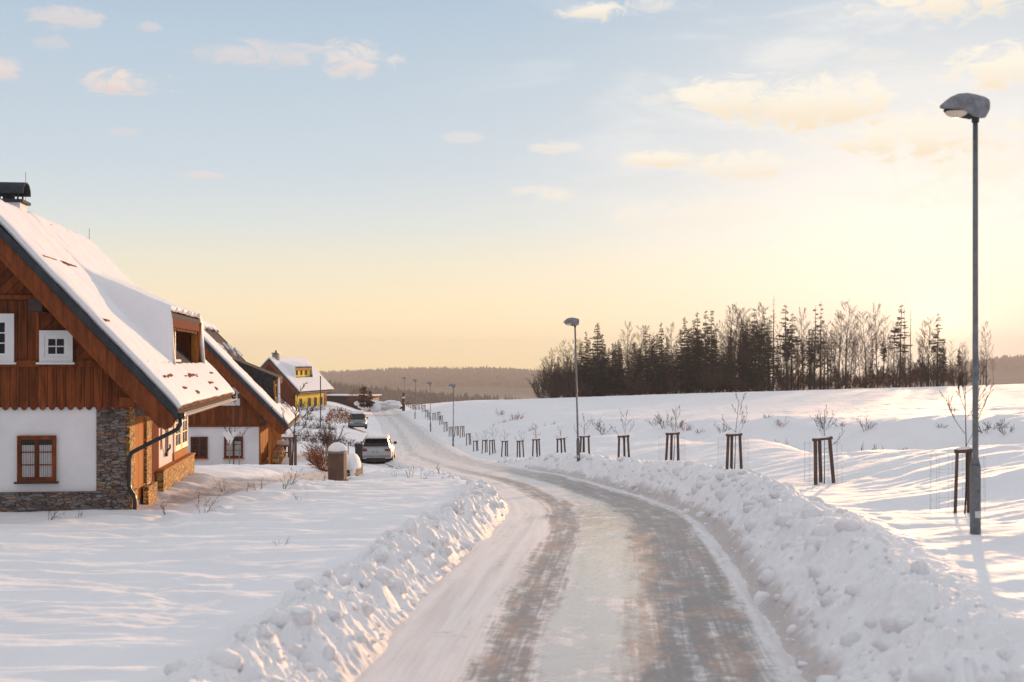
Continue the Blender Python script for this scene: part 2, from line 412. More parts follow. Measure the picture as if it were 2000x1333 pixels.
def ground_mat():
    mt = MAT['field_snow']; nt = mt.node_tree; g = NG(nt); bs = nt.nodes['Principled BSDF']
    at = g.n('ShaderNodeAttribute', attribute_name='dirt').outputs['Fac']
    old = bs.inputs['Base Color'].links[0].from_socket
    tc = g.n('ShaderNodeTexCoord').outputs['Object']
    n = g.noise(tc, 3.5, 6, .7)
    f = g.m('MULTIPLY', g.rng(g.m('ADD', at, g.m('MULTIPLY', g.m('SUBTRACT', n, .5), 1.5)), .35, 1.0), g.rng(at, 0.0, .15))
    nt.links.new(g.mix(g.m('MULTIPLY', f, .75), old, g.mix(g.rng(n, .4, .6), (.34, .30, .29, 1), (.52, .44, .40, 1))), bs.inputs['Base Color'])
ground_mat()

# ------------------------------------------------------------ ground
road_pts = np.array([(-12, 0.0, -2.75), (0, .05, -2.8), (6, .2, -2.92), (12.2, .50, -3.06), (20, 1.2, -3.18), (26, 1.72, -3.42), (31, 1.98, -3.70), (36, 1.90, -3.98), (41, 1.45, -4.24),
    (46, .85, -4.46), (51.5, .1, -4.68), (61, -2.1, -5.12), (70, -4.15, -5.42), (80, -5.6, -5.80), (100, -7.6, -6.55), (125, -10.0, -7.45), (160, -13.8, -8.25), (195, -18.1, -8.75),
    (235, -23.2, -9.15), (255, -26, -9.35), (300, -33, -11.5), (360, -42, -16)])
def smooth1d(xs, ys, xq, k=3.0):
    """linear interpolation smoothed with a window that grows with distance"""
    acc = 0; ws = 0
    for o, w in zip(np.linspace(-1, 1, 9), [1, 2, 3, 4, 4, 4, 3, 2, 1]):
        acc = acc+w*np.interp(xq+o*(k+.06*np.maximum(xq, 0)), xs, ys); ws += w
    return acc/ws
def road_x(y): return smooth1d(road_pts[:, 0], road_pts[:, 1], np.asarray(y, float), 1.5)
def road_z(y): return smooth1d(road_pts[:, 0], road_pts[:, 2], np.asarray(y, float), 1.5)

ctl = []
def C(px, py, D): ctl.append(((px-1000)*D/F, D, (HOR-py)*D/F))
def CW(x, y, z): ctl.append((x, y, z))
# left field and gardens
for px, D, z in [(0, 12, -2.92), (300, 12, -2.9), (600, 12, -2.88), (-500, 14, -2.9), (0, 18, -3.12), (400, 18, -3.12), (700, 20, -3.1), (-300, 22, -3.3), (0, 26, -3.55), (400, 27, -3.5),
                 (800, 27, -3.38), (0, 31.5, -3.84), (260, 31.5, -3.82), (-400, 32, -3.95), (500, 33, -3.74), (860, 34, -3.68), (380, 42, -3.86), (520, 42, -3.95), (700, 42, -4.15), (880, 42, -4.1),
                 (-400, 50, -4.6), (200, 50, -4.5), (430, 52, -4.38), (560, 52, -4.42), (645, 50, -4.78), (760, 52, -4.62), (880, 52, -4.6), (200, 66, -5.7), (400, 64, -5.45), (520, 65, -5.45), (600, 66, -5.35),
                 (738, 66, -5.60), (738, 72, -5.75), (640, 80, -5.75), (600, 95, -6.2), (640, 120, -6.5), (693, 122, -6.85), (693, 134, -6.95), (400, 100, -6.3), (200, 100, -6.4), (560, 170, -6.9), (620, 185, -6.85), (670, 180, -6.95),
                 (500, 200, -7.1), (650, 205, -6.9), (722, 235, -8.0), (300, 200, -7.2), (-300, 200, -7), (700, 262, -8.9), (500, 262, -9.0)]:
    CW((px-1000)*D/F, D, z)
# right verge
for px, py, D in [(1905, 1050, 17.5), (1130, 905, 53), (885, 872, 125), (842, 844, 160), (811, 820, 195), (790, 803, 231),
                  (1870, 1003, 22), (1608, 944, 31), (1432, 921, 38), (1219, 907, 51), (1097, 897, 67), (1048, 895, 76), (1016, 894.5, 86), (962, 890, 100), (930, 882, 117),
                  (2300, 1010, 20), (1700, 1120, 15), (1560, 1010, 21), (1400, 955, 30)]: C(px, py, D)
# mound, ditch, second bank, field, crest
for px, prof in {2000: [(31, 890), (39, 893), (46, 938), (51, 828), (60, 821), (75, 808), (100, 793), (180, 768), (290, 750.5)],
                 2350: [(30, 890), (38, 893), (44.5, 938), (49, 826), (58, 818), (73, 802), (100, 784), (180, 752), (290, 736)],
                 1750: [(42, 893), (51, 938), (56.5, 829), (67, 822), (80, 812), (100, 802), (180, 774), (290, 758)],
                 1480: [(52, 861), (61, 898), (67, 826), (77, 820), (90, 811), (110, 803), (180, 779), (285, 766)],
                 1300: [(63, 857), (73.5, 893), (81, 832), (92, 825), (106, 815), (130, 805), (200, 781), (282, 771.5)],
                 1160: [(78, 851), (90, 884), (98, 829), (110, 823), (126, 812), (150, 802), (210, 784), (280, 776)],
                 1045: [(105, 838), (118, 860), (127, 824), (140, 815), (156, 806), (180, 798), (230, 786), (280, 779.5)],
                 960: [(136, 833), (148, 846), (166, 790), (215, 786), (280, 782)],
                 900: [(172, 808), (182, 813), (208, 786), (280, 784)],
                 845: [(232, 800), (268, 790)]}.items():
    for D, py in prof: C(px, py, D)
for px, z in [(2400, -5), (2000, -6.5), (1700, -8.2), (1480, -9), (1300, -10.5), (1160, -12), (1000, -13), (850, -14), (700, -14), (450, -14), (0, -14), (-500, -14)]:
    CW((px-1000)*345/F, 345, z)
for x, y, z in [(-40, -10, -3), (40, -10, -2.2), (0, -12, -2.8), (-30, 2, -2.9), (20, 2, -2.3), (8, 8, -2.4), (-12, 6, -2.9), (60, 40, -2), (90, 100, -2)]: CW(x, y, z)
ctl = np.array(ctl)
def tps_in(x, y):
    return np.stack([x/(np.maximum(y, -20)+30)*3.2, np.log(np.maximum(y, -20)+30)*1.5], -1)
_c = tps_in(ctl[:, 0], ctl[:, 1])
def _phi(r2): return .5*r2*np.log(r2+1e-12)
_n = len(_c); _A = np.zeros((_n+3, _n+3)); _d = ((_c[:, None]-_c[None])**2).sum(-1)
_A[:_n, :_n] = _phi(_d)+np.eye(_n)*2e-5; _A[:_n, _n] = 1; _A[:_n, _n+1:] = _c; _A[_n, :_n] = 1; _A[_n+1:, :_n] = _c.T
_w = np.linalg.solve(_A, np.concatenate([ctl[:, 2], [0, 0, 0]]))
def tps(x, y):
    q = tps_in(x, y).reshape(-1, 2); out = np.empty(len(q))
    for i in range(0, len(q), 40000):
        b = q[i:i+40000]; r2 = ((b[:, None]-_c[None])**2).sum(-1)
        out[i:i+40000] = _phi(r2) @ _w[:_n]+_w[_n]+b @ _w[_n+1:]
    return out.reshape(np.shape(x))
HALF = 2.15
def road_d(x, y):
    s = (road_x(y+.5)-road_x(y-.5)); return (x-road_x(y))/np.sqrt(1+s*s)
drive = [(-9.6, 38.5), (-9.0, 45), (-7.9, 50)]
def base_z(x, y):
    """ground without ripples and lumps"""
    x = np.asarray(x, float); y = np.asarray(y, float)
    b = tps(x, np.minimum(y, 420)); far = sstep(330, 900, y); b = np.clip(b, -30, 1)*(1-far)+(-75)*far
    d = road_d(x, y); ad = np.abs(d)
    lo = np.where(d > 0, HALF, HALF-.22)
    w = sstep(lo-.15, lo+np.where(d > 0, 1.5, 1.1+np.clip(y-62, 0, 150)*.05), ad); w = np.maximum(w, sstep(300, 350, y))
    rz = road_z(y)-.10
    return rz*(1-w)+b*w
def path_mask(x, y):
    a = np.interp(y, [33, 36, 40, 45, 52, 58], [-9.2, -9.0, -8.55, -8.3, -7.8, -7.3]); b = np.interp(y, [33, 36, 40, 45, 52, 58], [.5, 1.0, 1.15, 1.2, 1.1, .8])
    return np.exp(-(np.abs(x-a)/b)**4)*sstep(32.8, 35.5, y)*(1-sstep(55, 60, y))
_pr = np.random.default_rng(4); PR = []
def walk(x0, y0, x1, y1, n, wob):
    for i in range(n):
        t = i/(n-1); dx, dy = x1-x0, y1-y0; L_ = math.hypot(dx, dy); s = .11 if i % 2 else -.11; k = wob*math.sin(t*5)
        PR.append((x0+dx*t-dy/L_*(s+k)+_pr.normal(0, .03), y0+dy*t+dx/L_*(s+k)+_pr.normal(0, .05), .05+.015*_pr.random()))
walk(4.2, 16.6, 7.6, 24.5, 16, .4); walk(5.3, 15.4, 5.6, 20.5, 9, .3); walk(-2.9, 44, -6.8, 47, 9, .2); walk(-9.2, 33.0, -6.5, 40, 12, .5); walk(-7.9, 41, -4.4, 33, 13, .6)
def prints(x, y):
    sh = np.shape(x); x = np.ravel(x); y = np.ravel(y); out = np.zeros(x.shape)
    idx = np.where((y > 14) & (y < 50) & (np.abs(x) < 12))[0]; xs = x[idx]; ys = y[idx]; o = np.zeros(len(idx))
    for px_, py_, dp in PR:
        m_ = np.abs(ys-py_) < .5; o[m_] += dp*np.exp(-(((xs[m_]-px_)/.085)**2+((ys[m_]-py_)/.16)**2))
    out[idx] = o; return out.reshape(sh)
def dirt(x, y):
    d = road_d(x, y); ad = np.abs(d); e = np.where(d > 0, HALF, HALF-.2)
    m_ = .75*(1-sstep(e-.1, e+.65, ad))*(1-sstep(40, 80, y)*.6)+.5*np.exp(-((ad-e-.25)/.2)**2)*(d > 0)*(y < 60)
    return np.clip(np.maximum(m_, 1.0*path_mask(x, y)), 0, 1)
def ground(x, y):
    x = np.asarray(x, float); y = np.asarray(y, float)
    z = base_z(x, y); d = road_d(x, y); ad = np.abs(d); fade = 1-sstep(260, 340, y)
    off = sstep(HALF+.2, HALF+2.2, ad)
    dp_ = path_mask(x, y); off = off*(1-.8*dp_); z = z-.10*dp_+.05*dp_*fbm(x*3.2, y*3.2, 66, 4, .65)
    # wind ripples in the untouched snow, crests across the view
    wx = fbm(x*.25, y*.25, 3, 2)*1.4
    left = sstep(0, -3, d); right = sstep(2.5, 6, d)
    rl = fbm(x*.33+wx, y*.95+wx*.6+x*.10, 11, 4, .45)
    rl = .5*rl+.5*(1-2*np.abs(fbm(x*.20, y*.62+x*.05, 23, 3, .45)))*.6
    amp = (.055+.05*sstep(10, 45, y))*(1-sstep(70, 130, y)*.3)
    z = z+left*off*(rl*amp*3.5+.040*fbm(x*.55+wx, y*2.1+x*.2, 19, 3, .5))*fade
    # right side: diagonal drifts on mound and banks
    u = (x*.80+y*.55); v = (-x*.55+y*.80)
    rr = fbm(u*.10+wx*.3, v*.50, 31, 4, .5)
    z = z+right*rr*.25*(1-sstep(90, 220, y)*.5)*fade
    z = z+right*fbm(u*.22, v*1.1, 37, 3, .5)*.065*fade
    z = z+sstep(60, 120, y)*right*(fbm(x*.05, y*.09, 41, 4, .55)*.09+fbm(x*.05, y*.30, 43, 3, .5)*.06)*fade
    z = z+.010*fbm(x*2.2, y*2.2, 5, 3)*off
    # ploughed banks
    hl_ = np.interp(y, [0, 12, 30, 37, 41, 46, 70, 260], [.42, .42, .39, .30, .10, .12, .10, .05])
    hr_ = np.interp(y, [0, 12, 25, 45, 62, 90, 260], [.34, .34, .36, .42, .30, .16, .08])
    z = z-prints(x, y)
    h = np.where(d < 0, hl_, hr_)
    c0 = np.where(d < 0, 2.62, 3.15); wd = np.where(d < 0, .46, .75)
    mk = np.exp(-((ad-c0-.25*fbm(x*.5, y*.5, 77, 2))/wd)**2)
    foot = sstep(HALF-.1, HALF+.5, ad+np.where(d < 0, .25, 0))*(1-sstep(c0+.55, c0+np.where(d < 0, 1.15, 1.6), ad))
    sc = np.where(d < 0, 1.0, .72)
    qx = x+.16*fbm(x*2.1, y*2.1, 83, 3); qy = y+.16*fbm(x*2.1+9, y*2.1, 84, 3)
    lumps = np.where(d < 0, .34, .46)*cells(qx*1.55*sc, qy*1.55*sc, 51)+.34*cells(qx*3.1*sc+.3, qy*3.1*sc, 57)+.16*cells(qx*7, qy*7, 63)+.42*fbm(x*1.3, y*1.3, 71, 6, .72)+.22*(1-2*np.abs(fbm(x*3.4, y*3.4, 73, 3, .6)))
    lumps = lumps-.12
    bh = h*(.55+.35*fbm(x*.35, y*.35, 91, 2))
    z = z+mk*bh+foot*(.55+.45*mk)*lumps*h*np.where(d < 0, 1.25, 1.1)
    return z
def Z1(x, y): return float(ground(np.array([x]), np.array([y]))[0])
def ZB(x, y): return float(base_z(np.array([x]), np.array([y]))[0])

# rows: spacing follows perspective; columns: fan from a pivot behind the camera
rows = [-14.0]; 
while rows[-1] < 10: rows.append(rows[-1]+.25 if rows[-1] > 7 else rows[-1]+.8)
while rows[-1] < 420:
    y = rows[-1]; rows.append(y+min(max(.032, y*y/5200*.62), .75 if y < 110 else 1.3))
while rows[-1] < 2400: rows.append(rows[-1]*1.06)
rows = np.array(rows)
cin = np.linspace(-.405, .405, 940)
cout = .405+(np.linspace(0, 1, 90)[1:]**1.8)*1.3
cols = np.concatenate([-cout[::-1], cin, cout])
GY, GX = np.meshgrid(rows, cols, indexing='ij'); GX = GX*(GY+19)
GZ = ground(GX.ravel(), GY.ravel())
V = np.stack([GX.ravel(), GY.ravel(), GZ], 1)
go = tag(grid_mesh('snow_ground', V, len(rows), len(cols), MAT['field_snow']), kind='structure')
at_ = go.data.attributes.new('dirt', 'FLOAT', 'POINT'); at_.data.foreach_set('value', dirt(V[:, 0], V[:, 1]).astype(np.float32))
print('ground', len(V))

# road surface
ry = [-13.0]
while ry[-1] < 300: ry.append(ry[-1]+min(max(.12, ry[-1]**2/9000), 1.2))
ry = np.array(ry); rc = np.linspace(-HALF-.75, HALF+.75, 61)
RY, RC = np.meshgrid(ry, rc, indexing='ij')
sl_ = (road_x(RY+.5)-road_x(RY-.5)); nn = np.sqrt(1+sl_**2)
RX = road_x(RY)+RC/nn; RYY = RY-RC*sl_/nn
arc = np.concatenate([[0], np.cumsum(np.sqrt(np.diff(ry)**2+np.diff(road_x(ry))**2))])+ry[0]
AL = np.repeat(arc[:, None], len(rc), 1)
rut = -.028*(np.exp(-((RC+.75)/.3)**2)+np.exp(-((RC-1.05)/.42)**2))*(1-sstep(120, 200, RY))
RZ = road_z(RY)+rut+.012*fbm(RC*1.6, AL*.35, 8, 4)+.006*fbm(RC*7, AL*1.2, 9, 3)+.02*sstep(1.5, 2.2, np.abs(RC))
RZ = RZ-.14*sstep(HALF+.25, HALF+.75, np.abs(RC))-.03*(sstep(40,60,RY)*0)
V = np.stack([RX.ravel(), RYY.ravel(), RZ.ravel()], 1); UV = np.stack([RC.ravel(), AL.ravel()], 1)
tag(grid_mesh('road', V, len(ry), len(rc), MAT['road'], uv=UV), kind='structure')

# loose clods of ploughed snow on both banks
def clods(name, side, n, seed, label):
    rnd = random.Random(seed); mb = MB()
    import bmesh
    bm = bmesh.new(); bmesh.ops.create_icosphere(bm, subdivisions=2, radius=1); sv = np.array([v.co[:] for v in bm.verts]); sf = [tuple(v.index for v in f.verts) for f in bm.faces]; bm.free()
    pts = []
    for i in range(n):
        y = 9+58*rnd.random()**1.5; o = rnd.gauss(2.5, .36)
        if side > 0: o = rnd.gauss(2.95, .52)
        if side < 0 and 38 < y < 44 and rnd.random() < .6: continue
        r = .016+.12*rnd.random()**4.5
        if side > 0: r *= 1.25
        if o < 2.15: r = min(r, .035)
        pts.append((y, side*o, r))
    if side > 0:      # a few big blocks pushed up onto the bank
        for i in range(26): pts.append((rnd.uniform(11.5, 34), rnd.gauss(3.25, .35), rnd.uniform(.12, .21)))
    else:
        for i in range(16): pts.append((rnd.uniform(11.5, 32), -rnd.gauss(2.6, .25), rnd.uniform(.10, .19)))
    ya = np.array([p[0] for p in pts]); xa = road_x(ya)+np.array([p[1] for p in pts]); za = ground(xa, ya)
    for (y, o, r), x, z in zip(pts, xa, za):
        s = np.array([r*rnd.uniform(.8, 1.3), r*rnd.uniform(.8, 1.3), r*rnd.uniform(.65, 1.0)])
        q = sv*s; ph = rnd.random()*50
        nz_ = fbm(sv[:, 0]*1.3+ph, sv[:, 1]*1.3+sv[:, 2]*1.7, seed, 3); q = q*(1+(.70 if r < .13 else .32)*nz_)[:, None]
        q = q+np.array([x, y, z+r*(.10 if r < .14 else -.25)]); mb.add(q.tolist(), sf)
    return tag(mb.build(name, MAT['clod'], smooth=True), label, kind='stuff')
clods('snow_clods', -1, 1100, 5, 'loose clods of ploughed snow along the left edge of the road')
clods('snow_clods', 1, 800, 6, 'loose clods of ploughed snow along the right edge of the road')

# far hills and valley, with real width and depth
hy = np.linspace(700, 6000, 150); hx = np.linspace(-2600, 3400, 240)
HY, HX = np.meshgrid(hy, hx, indexing='ij')
def hills_z(x, y):
    rat = x/np.maximum(y, 1)*F+1000
    a = np.interp(rat, [-600, 300, 620, 800, 1060, 1400, 2400], [-22, -26, -36, -48, -60, -68, -70])
    A = (a+76)*np.exp(-((y-1350)/330.)**2)
    b = np.interp(rat, [-600, 0, 500, 620, 760, 860, 960, 1050, 1200, 1700, 1850, 1950, 2100, 2600], [-10, -20, -44, -47, -38, -36, -34, -42, -60, -60, -30, -6, -2, 2])
    B = (b+76)*np.exp(-((y-3300)/700.)**2)
    c = np.interp(rat, [1400, 1800, 1950, 2100, 2600], [0, 0, 30, 36, 40]); Cc = c*np.exp(-((y-1900)/260.)**2)
    return -76+np.maximum(A, B)+4*fbm(x*.004, y*.004, 3, 3)
V = np.stack([HX.ravel(), HY.ravel(), hills_z(HX.ravel(), HY.ravel())], 1)
tag(grid_mesh('hills', V, len(hy), len(hx), MAT['mid_forest']), kind='structure')
def forest(name, n, y0, y1, p0, p1, h0, h1, wr, mat, label, seed):
    r = np.random.default_rng(seed)
    y = y0+(y1-y0)*r.random(n); x = ((p0+(p1-p0)*r.random(n))-1000)*y/F
    z = hills_z(x, y); h = h0+(h1-h0)*r.random(n)**1.5
    ca = np.cos(np.arange(5)*2*np.pi/5); sa = np.sin(np.arange(5)*2*np.pi/5)
    v = []; f = []
    kinds = r.random(n)
    mb = MB()
    for i in range(n):
        w = h[i]*wr*(.7+.6*r.random()); x0, y0_, z0, hh = x[i], y[i], z[i], h[i]
        b = len(mb.v)
        if kinds[i] < .6:      # pointed crown in two tiers
            for (zb, zt, ww) in ((.08, .68, 1.0), (.42, 1.0, .62)):
                b = len(mb.v)
                mb.v += [(x0+w*ww*ca[k], y0_+w*ww*sa[k], z0+hh*zb) for k in range(5)]+[(x0, y0_, z0+hh*zt)]
                mb.f += [(b+k, b+(k+1) % 5, b+5) for k in range(5)]
        else:                  # rounded leafless crown
            for (zz, ww) in ((.25, .5), (.6, 1.1), (.85, .8)):
                mb.v += [(x0+w*ww*ca[k], y0_+w*ww*sa[k], z0+hh*zz*.85) for k in range(5)]
            mb.v.append((x0, y0_, z0+hh*.86))
            for q in range(2): mb.f += [(b+q*5+k, b+q*5+(k+1) % 5, b+q*5+5+(k+1) % 5, b+q*5+5+k) for k in range(5)]
            mb.f += [(b+10+k, b+10+(k+1) % 5, b+15) for k in range(5)]
    mb.m = [0]*len(mb.f)
    return tag(mb.build(name, mat), label, kind='stuff')
forest('far_forest', 7500, 2700, 3400, 380, 1400, 14, 24, .26, MAT['far_forest'], 'pale hazy conifer forest covering the farthest hill on the horizon', 1)
forest('far_forest', 2200, 2900, 3400, 1780, 2500, 14, 24, .26, MAT['far_forest'], 'faint forested hill at the far right behind the field', 4)
forest('mid_forest', 7000, 1020, 1460, 400, 1500, 11, 21, .22, MAT['mid_forest'], 'brown mixed forest on the nearer slope behind the houses', 2)

# the cold evening air that makes the hills fade
hz = MB(); hz.box(-2700, 3500, -60, 3750, -90, 62)
hz_m = bpy.data.materials.new('haze'); hz_m.use_nodes = True; nt = hz_m.node_tree; nt.nodes.clear()
o_ = nt.nodes.new('ShaderNodeOutputMaterial'); pv = nt.nodes.new('ShaderNodeVolumePrincipled')
pv.inputs['Color'].default_value = (.95, .93, .92, 1); pv.inputs['Density'].default_value = .00022; pv.inputs['Anisotropy'].default_value = .1
nt.links.new(pv.outputs[0], o_.inputs['Volume'])
tag(hz.build('haze', hz_m), 'pale evening haze lying over the valley', kind='stuff')

# ------------------------------------------------------------ houses
def clip(poly, a, b, c):
    """keep the part of a convex 2-D polygon where a*x+b*z <= c"""
    out = []
    for i in range(len(poly)):
        p, q = poly[i], poly[(i+1) % len(poly)]
        dp = a*p[0]+b*p[1]-c; dq = a*q[0]+b*q[1]-c
        if dp <= 0: out.append(p)
        if dp*dq < 0:
            t = dp/(dp-dq); out.append((p[0]+(q[0]-p[0])*t, p[1]+(q[1]-p[1])*t))
    return out
def boards(mb, hp, ang, w, cx, cz, y, th=.03, gap=.012, rnd=None, n=60, point=None):
    """planks at angle ang filling the convex region given by half planes, front face at y"""
    ca, sa = math.cos(ang), math.sin(ang)
    for k in range(-n, n):
        u0 = k*w+gap/2; u1 = (k+1)*w-gap/2
        big = [(cx+ca*a-sa*b, cz+sa*a+ca*b) for a, b in ((-30, u0), (30, u0), (30, u1), (-30, u1))]
        for h in hp:
            if len(big) < 3: break
            big = clip(big, *h)
        if len(big) >= 3:
            j = (rnd.random()*.006) if rnd else 0
            mb.prism([(x, y-j, z) for x, z in big], (0, th, 0))

def window(parent, xf, u0, u1, z0, z1, cols, rws, trim, tw, sash, sw=.05, name='window', frame_mat='white', sill=None, curtain=False, depth=.05, label=None):
    """window in a wall plane: local x = u, -y = outwards; xf places it"""
    fm = MB()
    if trim: 
        fm.box(u0, u0+tw, -depth, 0, z0, z1); fm.box(u1-tw, u1, -depth, 0, z0, z1)
        fm.box(u0+tw, u1-tw, -depth, 0, z1-tw, z1); fm.box(u0+tw, u1-tw, -depth, 0, z0, z0+tw)
    a0, a1, b0, b1 = u0+tw, u1-tw, z0+tw, z1-tw
    d2 = depth*.55
    fm.box(a0, a0+sash, -d2, .01, b0, b1); fm.box(a1-sash, a1, -d2, .01, b0, b1)
    fm.box(a0+sash, a1-sash, -d2, .01, b1-sash, b1); fm.box(a0+sash, a1-sash, -d2, .01, b0, b0+sash)
    for i in range(1, cols):
        c = a0+(a1-a0)*i/cols; ww = sw if (cols == 2 and frame_mat != 'white') else sw*.6
        fm.box(c-ww/2, c+ww/2, -d2+.004, .01, b0+sash, b1-sash)
    xs_ = [a0+sash]+[a0+(a1-a0)*i/cols for i in range(1, cols)]+[a1-sash]
    for j in range(1, rws):
        c = b0+sash+(b1-b0-2*sash)*j/rws
        for i in range(cols):
            fm.box(xs_[i]+(sw*.5 if i else 0)*.9, xs_[i+1]-(sw*.5 if i < cols-1 else 0)*.9, -d2+.008, .01, c-.014, c+.014)
    o = fm.build(name, MAT[frame_mat], parent, xf=xf)
    if label: o['label'] = label
    pm = MB(); pm.box(a0+sash*.5, a1-sash*.5, .0, .012, b0+sash*.5, b1-sash*.5)
    pm.build('pane', MAT['glass'], o, xf=xf)
    if curtain:
        cm = MB(); 
        for (c0, c1) in ((a0+sash+.01, (a0+a1)/2-sw*.6), ((a0+a1)/2+sw*.6, a1-sash-.01)):
            n = 36; pts = []
            for i in range(n+1):
                t = i/n; pts.append((c0+(c1-c0)*t, -.004-.005*math.sin(t*math.pi*11)))
            vs_ = []
            for x, y in pts: vs_ += [(x, y, b0+sash+.01), (x, y, b1-sash-.14)]
            cm.add(vs_, [(2*i, 2*i+2, 2*i+3, 2*i+1) for i in range(n)])
        cm.build('curtain', MAT['curtain'], o, xf=xf, smooth=True)
    if sill:
        s_ = MB(); s_.box(u0-.06, u1+.06, -depth-.07, 0, z0-.05, z0-.002); s_.build('sill', MAT[sill], o, xf=xf)
    return o

def house(cfg):
    c = cfg; L = c['L']; E = c['E']; ze = c['ze']; rx = c['rx']; rz = c['rz']; y0 = c['y0']; y1 = L+c['ov']; rnd = random.Random(c['seed'])
    root = empty(c['name'], c['loc'], R(c['rot']), c['label'], 'house')
    k = (rz-ze)/(E-rx); xl = 2*rx-E; xw = 2*rx
    zr = lambda x: rz-k*abs(x-rx)          # top of the tiles
    th = .20
    # walls
    w = MB(); wt = zr(0)-th-.04
    w.prism([(xw, 0, -.6), (0, 0, -.6), (0, 0, wt), (rx, 0, rz-th-.04), (xw, 0, wt)], (0, L, 0))
    w.build('wall', MAT[c['wall']], root)
    # roof
    rf = MB()
    rf.prism([(rx, y0, rz), (E, y0, ze), (E, y0, ze-th), (rx, y0, rz-th)], (0, y1-y0, 0))
    rf.prism([(rx-.003, y0, rz), (xl, y0, ze), (xl, y0, ze-th), (rx-.003, y0, rz-th)], (0, y1-y0, 0))
    roof = rf.build('roof', MAT['tile'], root)
    for yy in (y0-.06, y1):
        vt = MB(); vt.prism([(rx+.002, yy, rz+.05), (E+.04, yy, ze+.03), (E+.04, yy, ze-.20), (rx+.002, yy, rz-.20)], (0, .06, 0))
        vt.prism([(rx-.002, yy, rz+.05), (xl-.04, yy, ze+.03), (xl-.04, yy, ze-.20), (rx-.002, yy, rz-.20)], (0, .06, 0))
        vt.build('verge_trim', MAT['trim'], roof)
    for sgn in (1, -1):
        bb = MB()
        xe = E if sgn > 0 else xl
        bb.prism([(rx+sgn*.002, y0+.0, rz-.205), (xe+sgn*.0, y0, ze-.205), (xe-sgn*.12, y0, ze-.40), (xe-sgn*.3, y0, ze-.46), (rx+sgn*.002, y0, rz-.55)], (0, .05, 0))
        bb.prism([(rx+sgn*.002, y0+.055, rz-.30), (xe-sgn*.05, y0+.055, ze-.24), (xe-sgn*.42, y0+.055, ze-.42), (rx+sgn*.002, y0+.055, rz-.74)], (0, .05, 0))
        bb.build('barge_board', MAT['wood'], roof)
    sf = MB()
    for sgn in (1, -1):
        xe = E-.05 if sgn > 0 else xl+.05
        for q in range(14):       # soffit planks under the overhang in front of the gable
            t0, t1 = q/14+.004, (q+1)/14-.004
            xa = rx+sgn*.05+(xe-rx-sgn*.05)*t0; xb = rx+sgn*.05+(xe-rx-sgn*.05)*t1
            sf.prism([(xa, y0+.12, zr(xa)-th-.003), (xb, y0+.12, zr(xb)-th-.003), (xb, y0+.12, zr(xb)-th-.03), (xa, y0+.12, zr(xa)-th-.03)], (0, -y0-.12-.002, 0))
    sf.prism([(.01, y0+.15, zr(.01)-th-.003), (E-.03, y0+.15, zr(E-.03)-th-.003), (E-.03, y0+.15, zr(E-.03)-th-.04), (.01, y0+.15, zr(.01)-th-.04)], (0, y1-y0-.3, 0)) if False else None
    sf.build('soffit', MAT['wood'], roof)
    ss = MB()
    for q in range(int((L+.0)/.2)):
        ss.prism([(.03, .02+q*.2, zr(.03)-th-.004), (E-.06, .02+q*.2, zr(E-.06)-th-.004), (E-.06, .02+q*.2, zr(E-.06)-th-.03), (.03, .02+q*.2, zr(.03)-th-.03)], (0, .185, 0))
    ss.build('eaves_board', MAT['wood_light'], roof)
    # dormer
    dm = c['dormer']; t0, t1, sF, hF, kd = dm['t0'], dm['t1'], dm['s'], dm['h'], dm['k']     # along the ridge, distance of the front from it, height, slope
    zF = zr(rx+sF)+hF
    zdorm = lambda s: zF+kd*(sF-s)
    sT = (rz-zF-kd*sF)/(k-kd)            # where it leaves the main roof
    # snow blanket over main roof and dormer
    thk = c['snow']
    ns, nt_ = 150, 170
    s_ = np.concatenate([np.linspace(-.25, sF+.20, ns-42), [sF+.2001], np.linspace(sF+.24, (E-rx)-.01, 41)]); s_ = np.sort(s_)
    t_ = np.linspace(y0+.02, y1-.02, nt_)
    S, T = np.meshgrid(s_, t_, indexing='ij')
    main = rz-k*np.abs(S)
    fl = .18+.30*np.clip((S-sT)/(sF-sT), 0, 1)*c.get('fillet', 1)
    side = sstep(t0-fl, t0+.05, T)*(1-sstep(t1-.05, t1+fl, T))
    zd = zF+kd*(sF-S)
    up = np.maximum(zd-main, 0); up = np.sqrt(up*up+.02)-.1
    up = np.where(S > sF+.2002, 0, np.maximum(up, 0))*side
    zz = main+up+thk*(.85+.25*fbm(S*.9+c['seed'], T*.9, c['seed'], 3))+.02*fbm(S*3, T*3, c['seed']+4, 2)
    edge = np.minimum(T-y0, y1-T); zz -= thk*.45*np.exp(-edge/.10); zz -= thk*.4*np.exp(-np.maximum((E-rx)-S, 0)/.10)
    Vn = np.stack([(rx+S).ravel(), T.ravel(), zz.ravel()], 1)
    im = int(np.searchsorted(s_, sF+.2))
    bare = c.get('bare'); nzb = fbm(S*1.6, T*1.6, 7+c['seed'], 3)
    bm_ = np.zeros(S.shape, bool) if bare is None else bare(S, T, nzb, sT, sF, t0, t1)
    def keep(r, q):
        tq = t_[q]; inside = (tq > t0-.02) & (tq < t1+.0)
        jump = (s_[r] <= sF+.2002) & (s_[r+1] > sF+.2002)
        return ~(jump & inside) & ~bm_[r, q]
    sn = grid_mesh('snow', Vn, len(s_), len(t_), MAT['snow'], keep=keep); sn.parent = roof
    so_ = sn.modifiers.new('thick', 'SOLIDIFY'); so_.thickness = thk*.8; so_.offset = -1
    # left slope snow
    s2 = np.linspace(.02, E-rx, 20); S2_, T2_ = np.meshgrid(s2, t_, indexing='ij')
    V2 = np.stack([(rx-S2_).ravel(), T2_.ravel(), (rz-k*S2_+thk*.9).ravel()], 1)
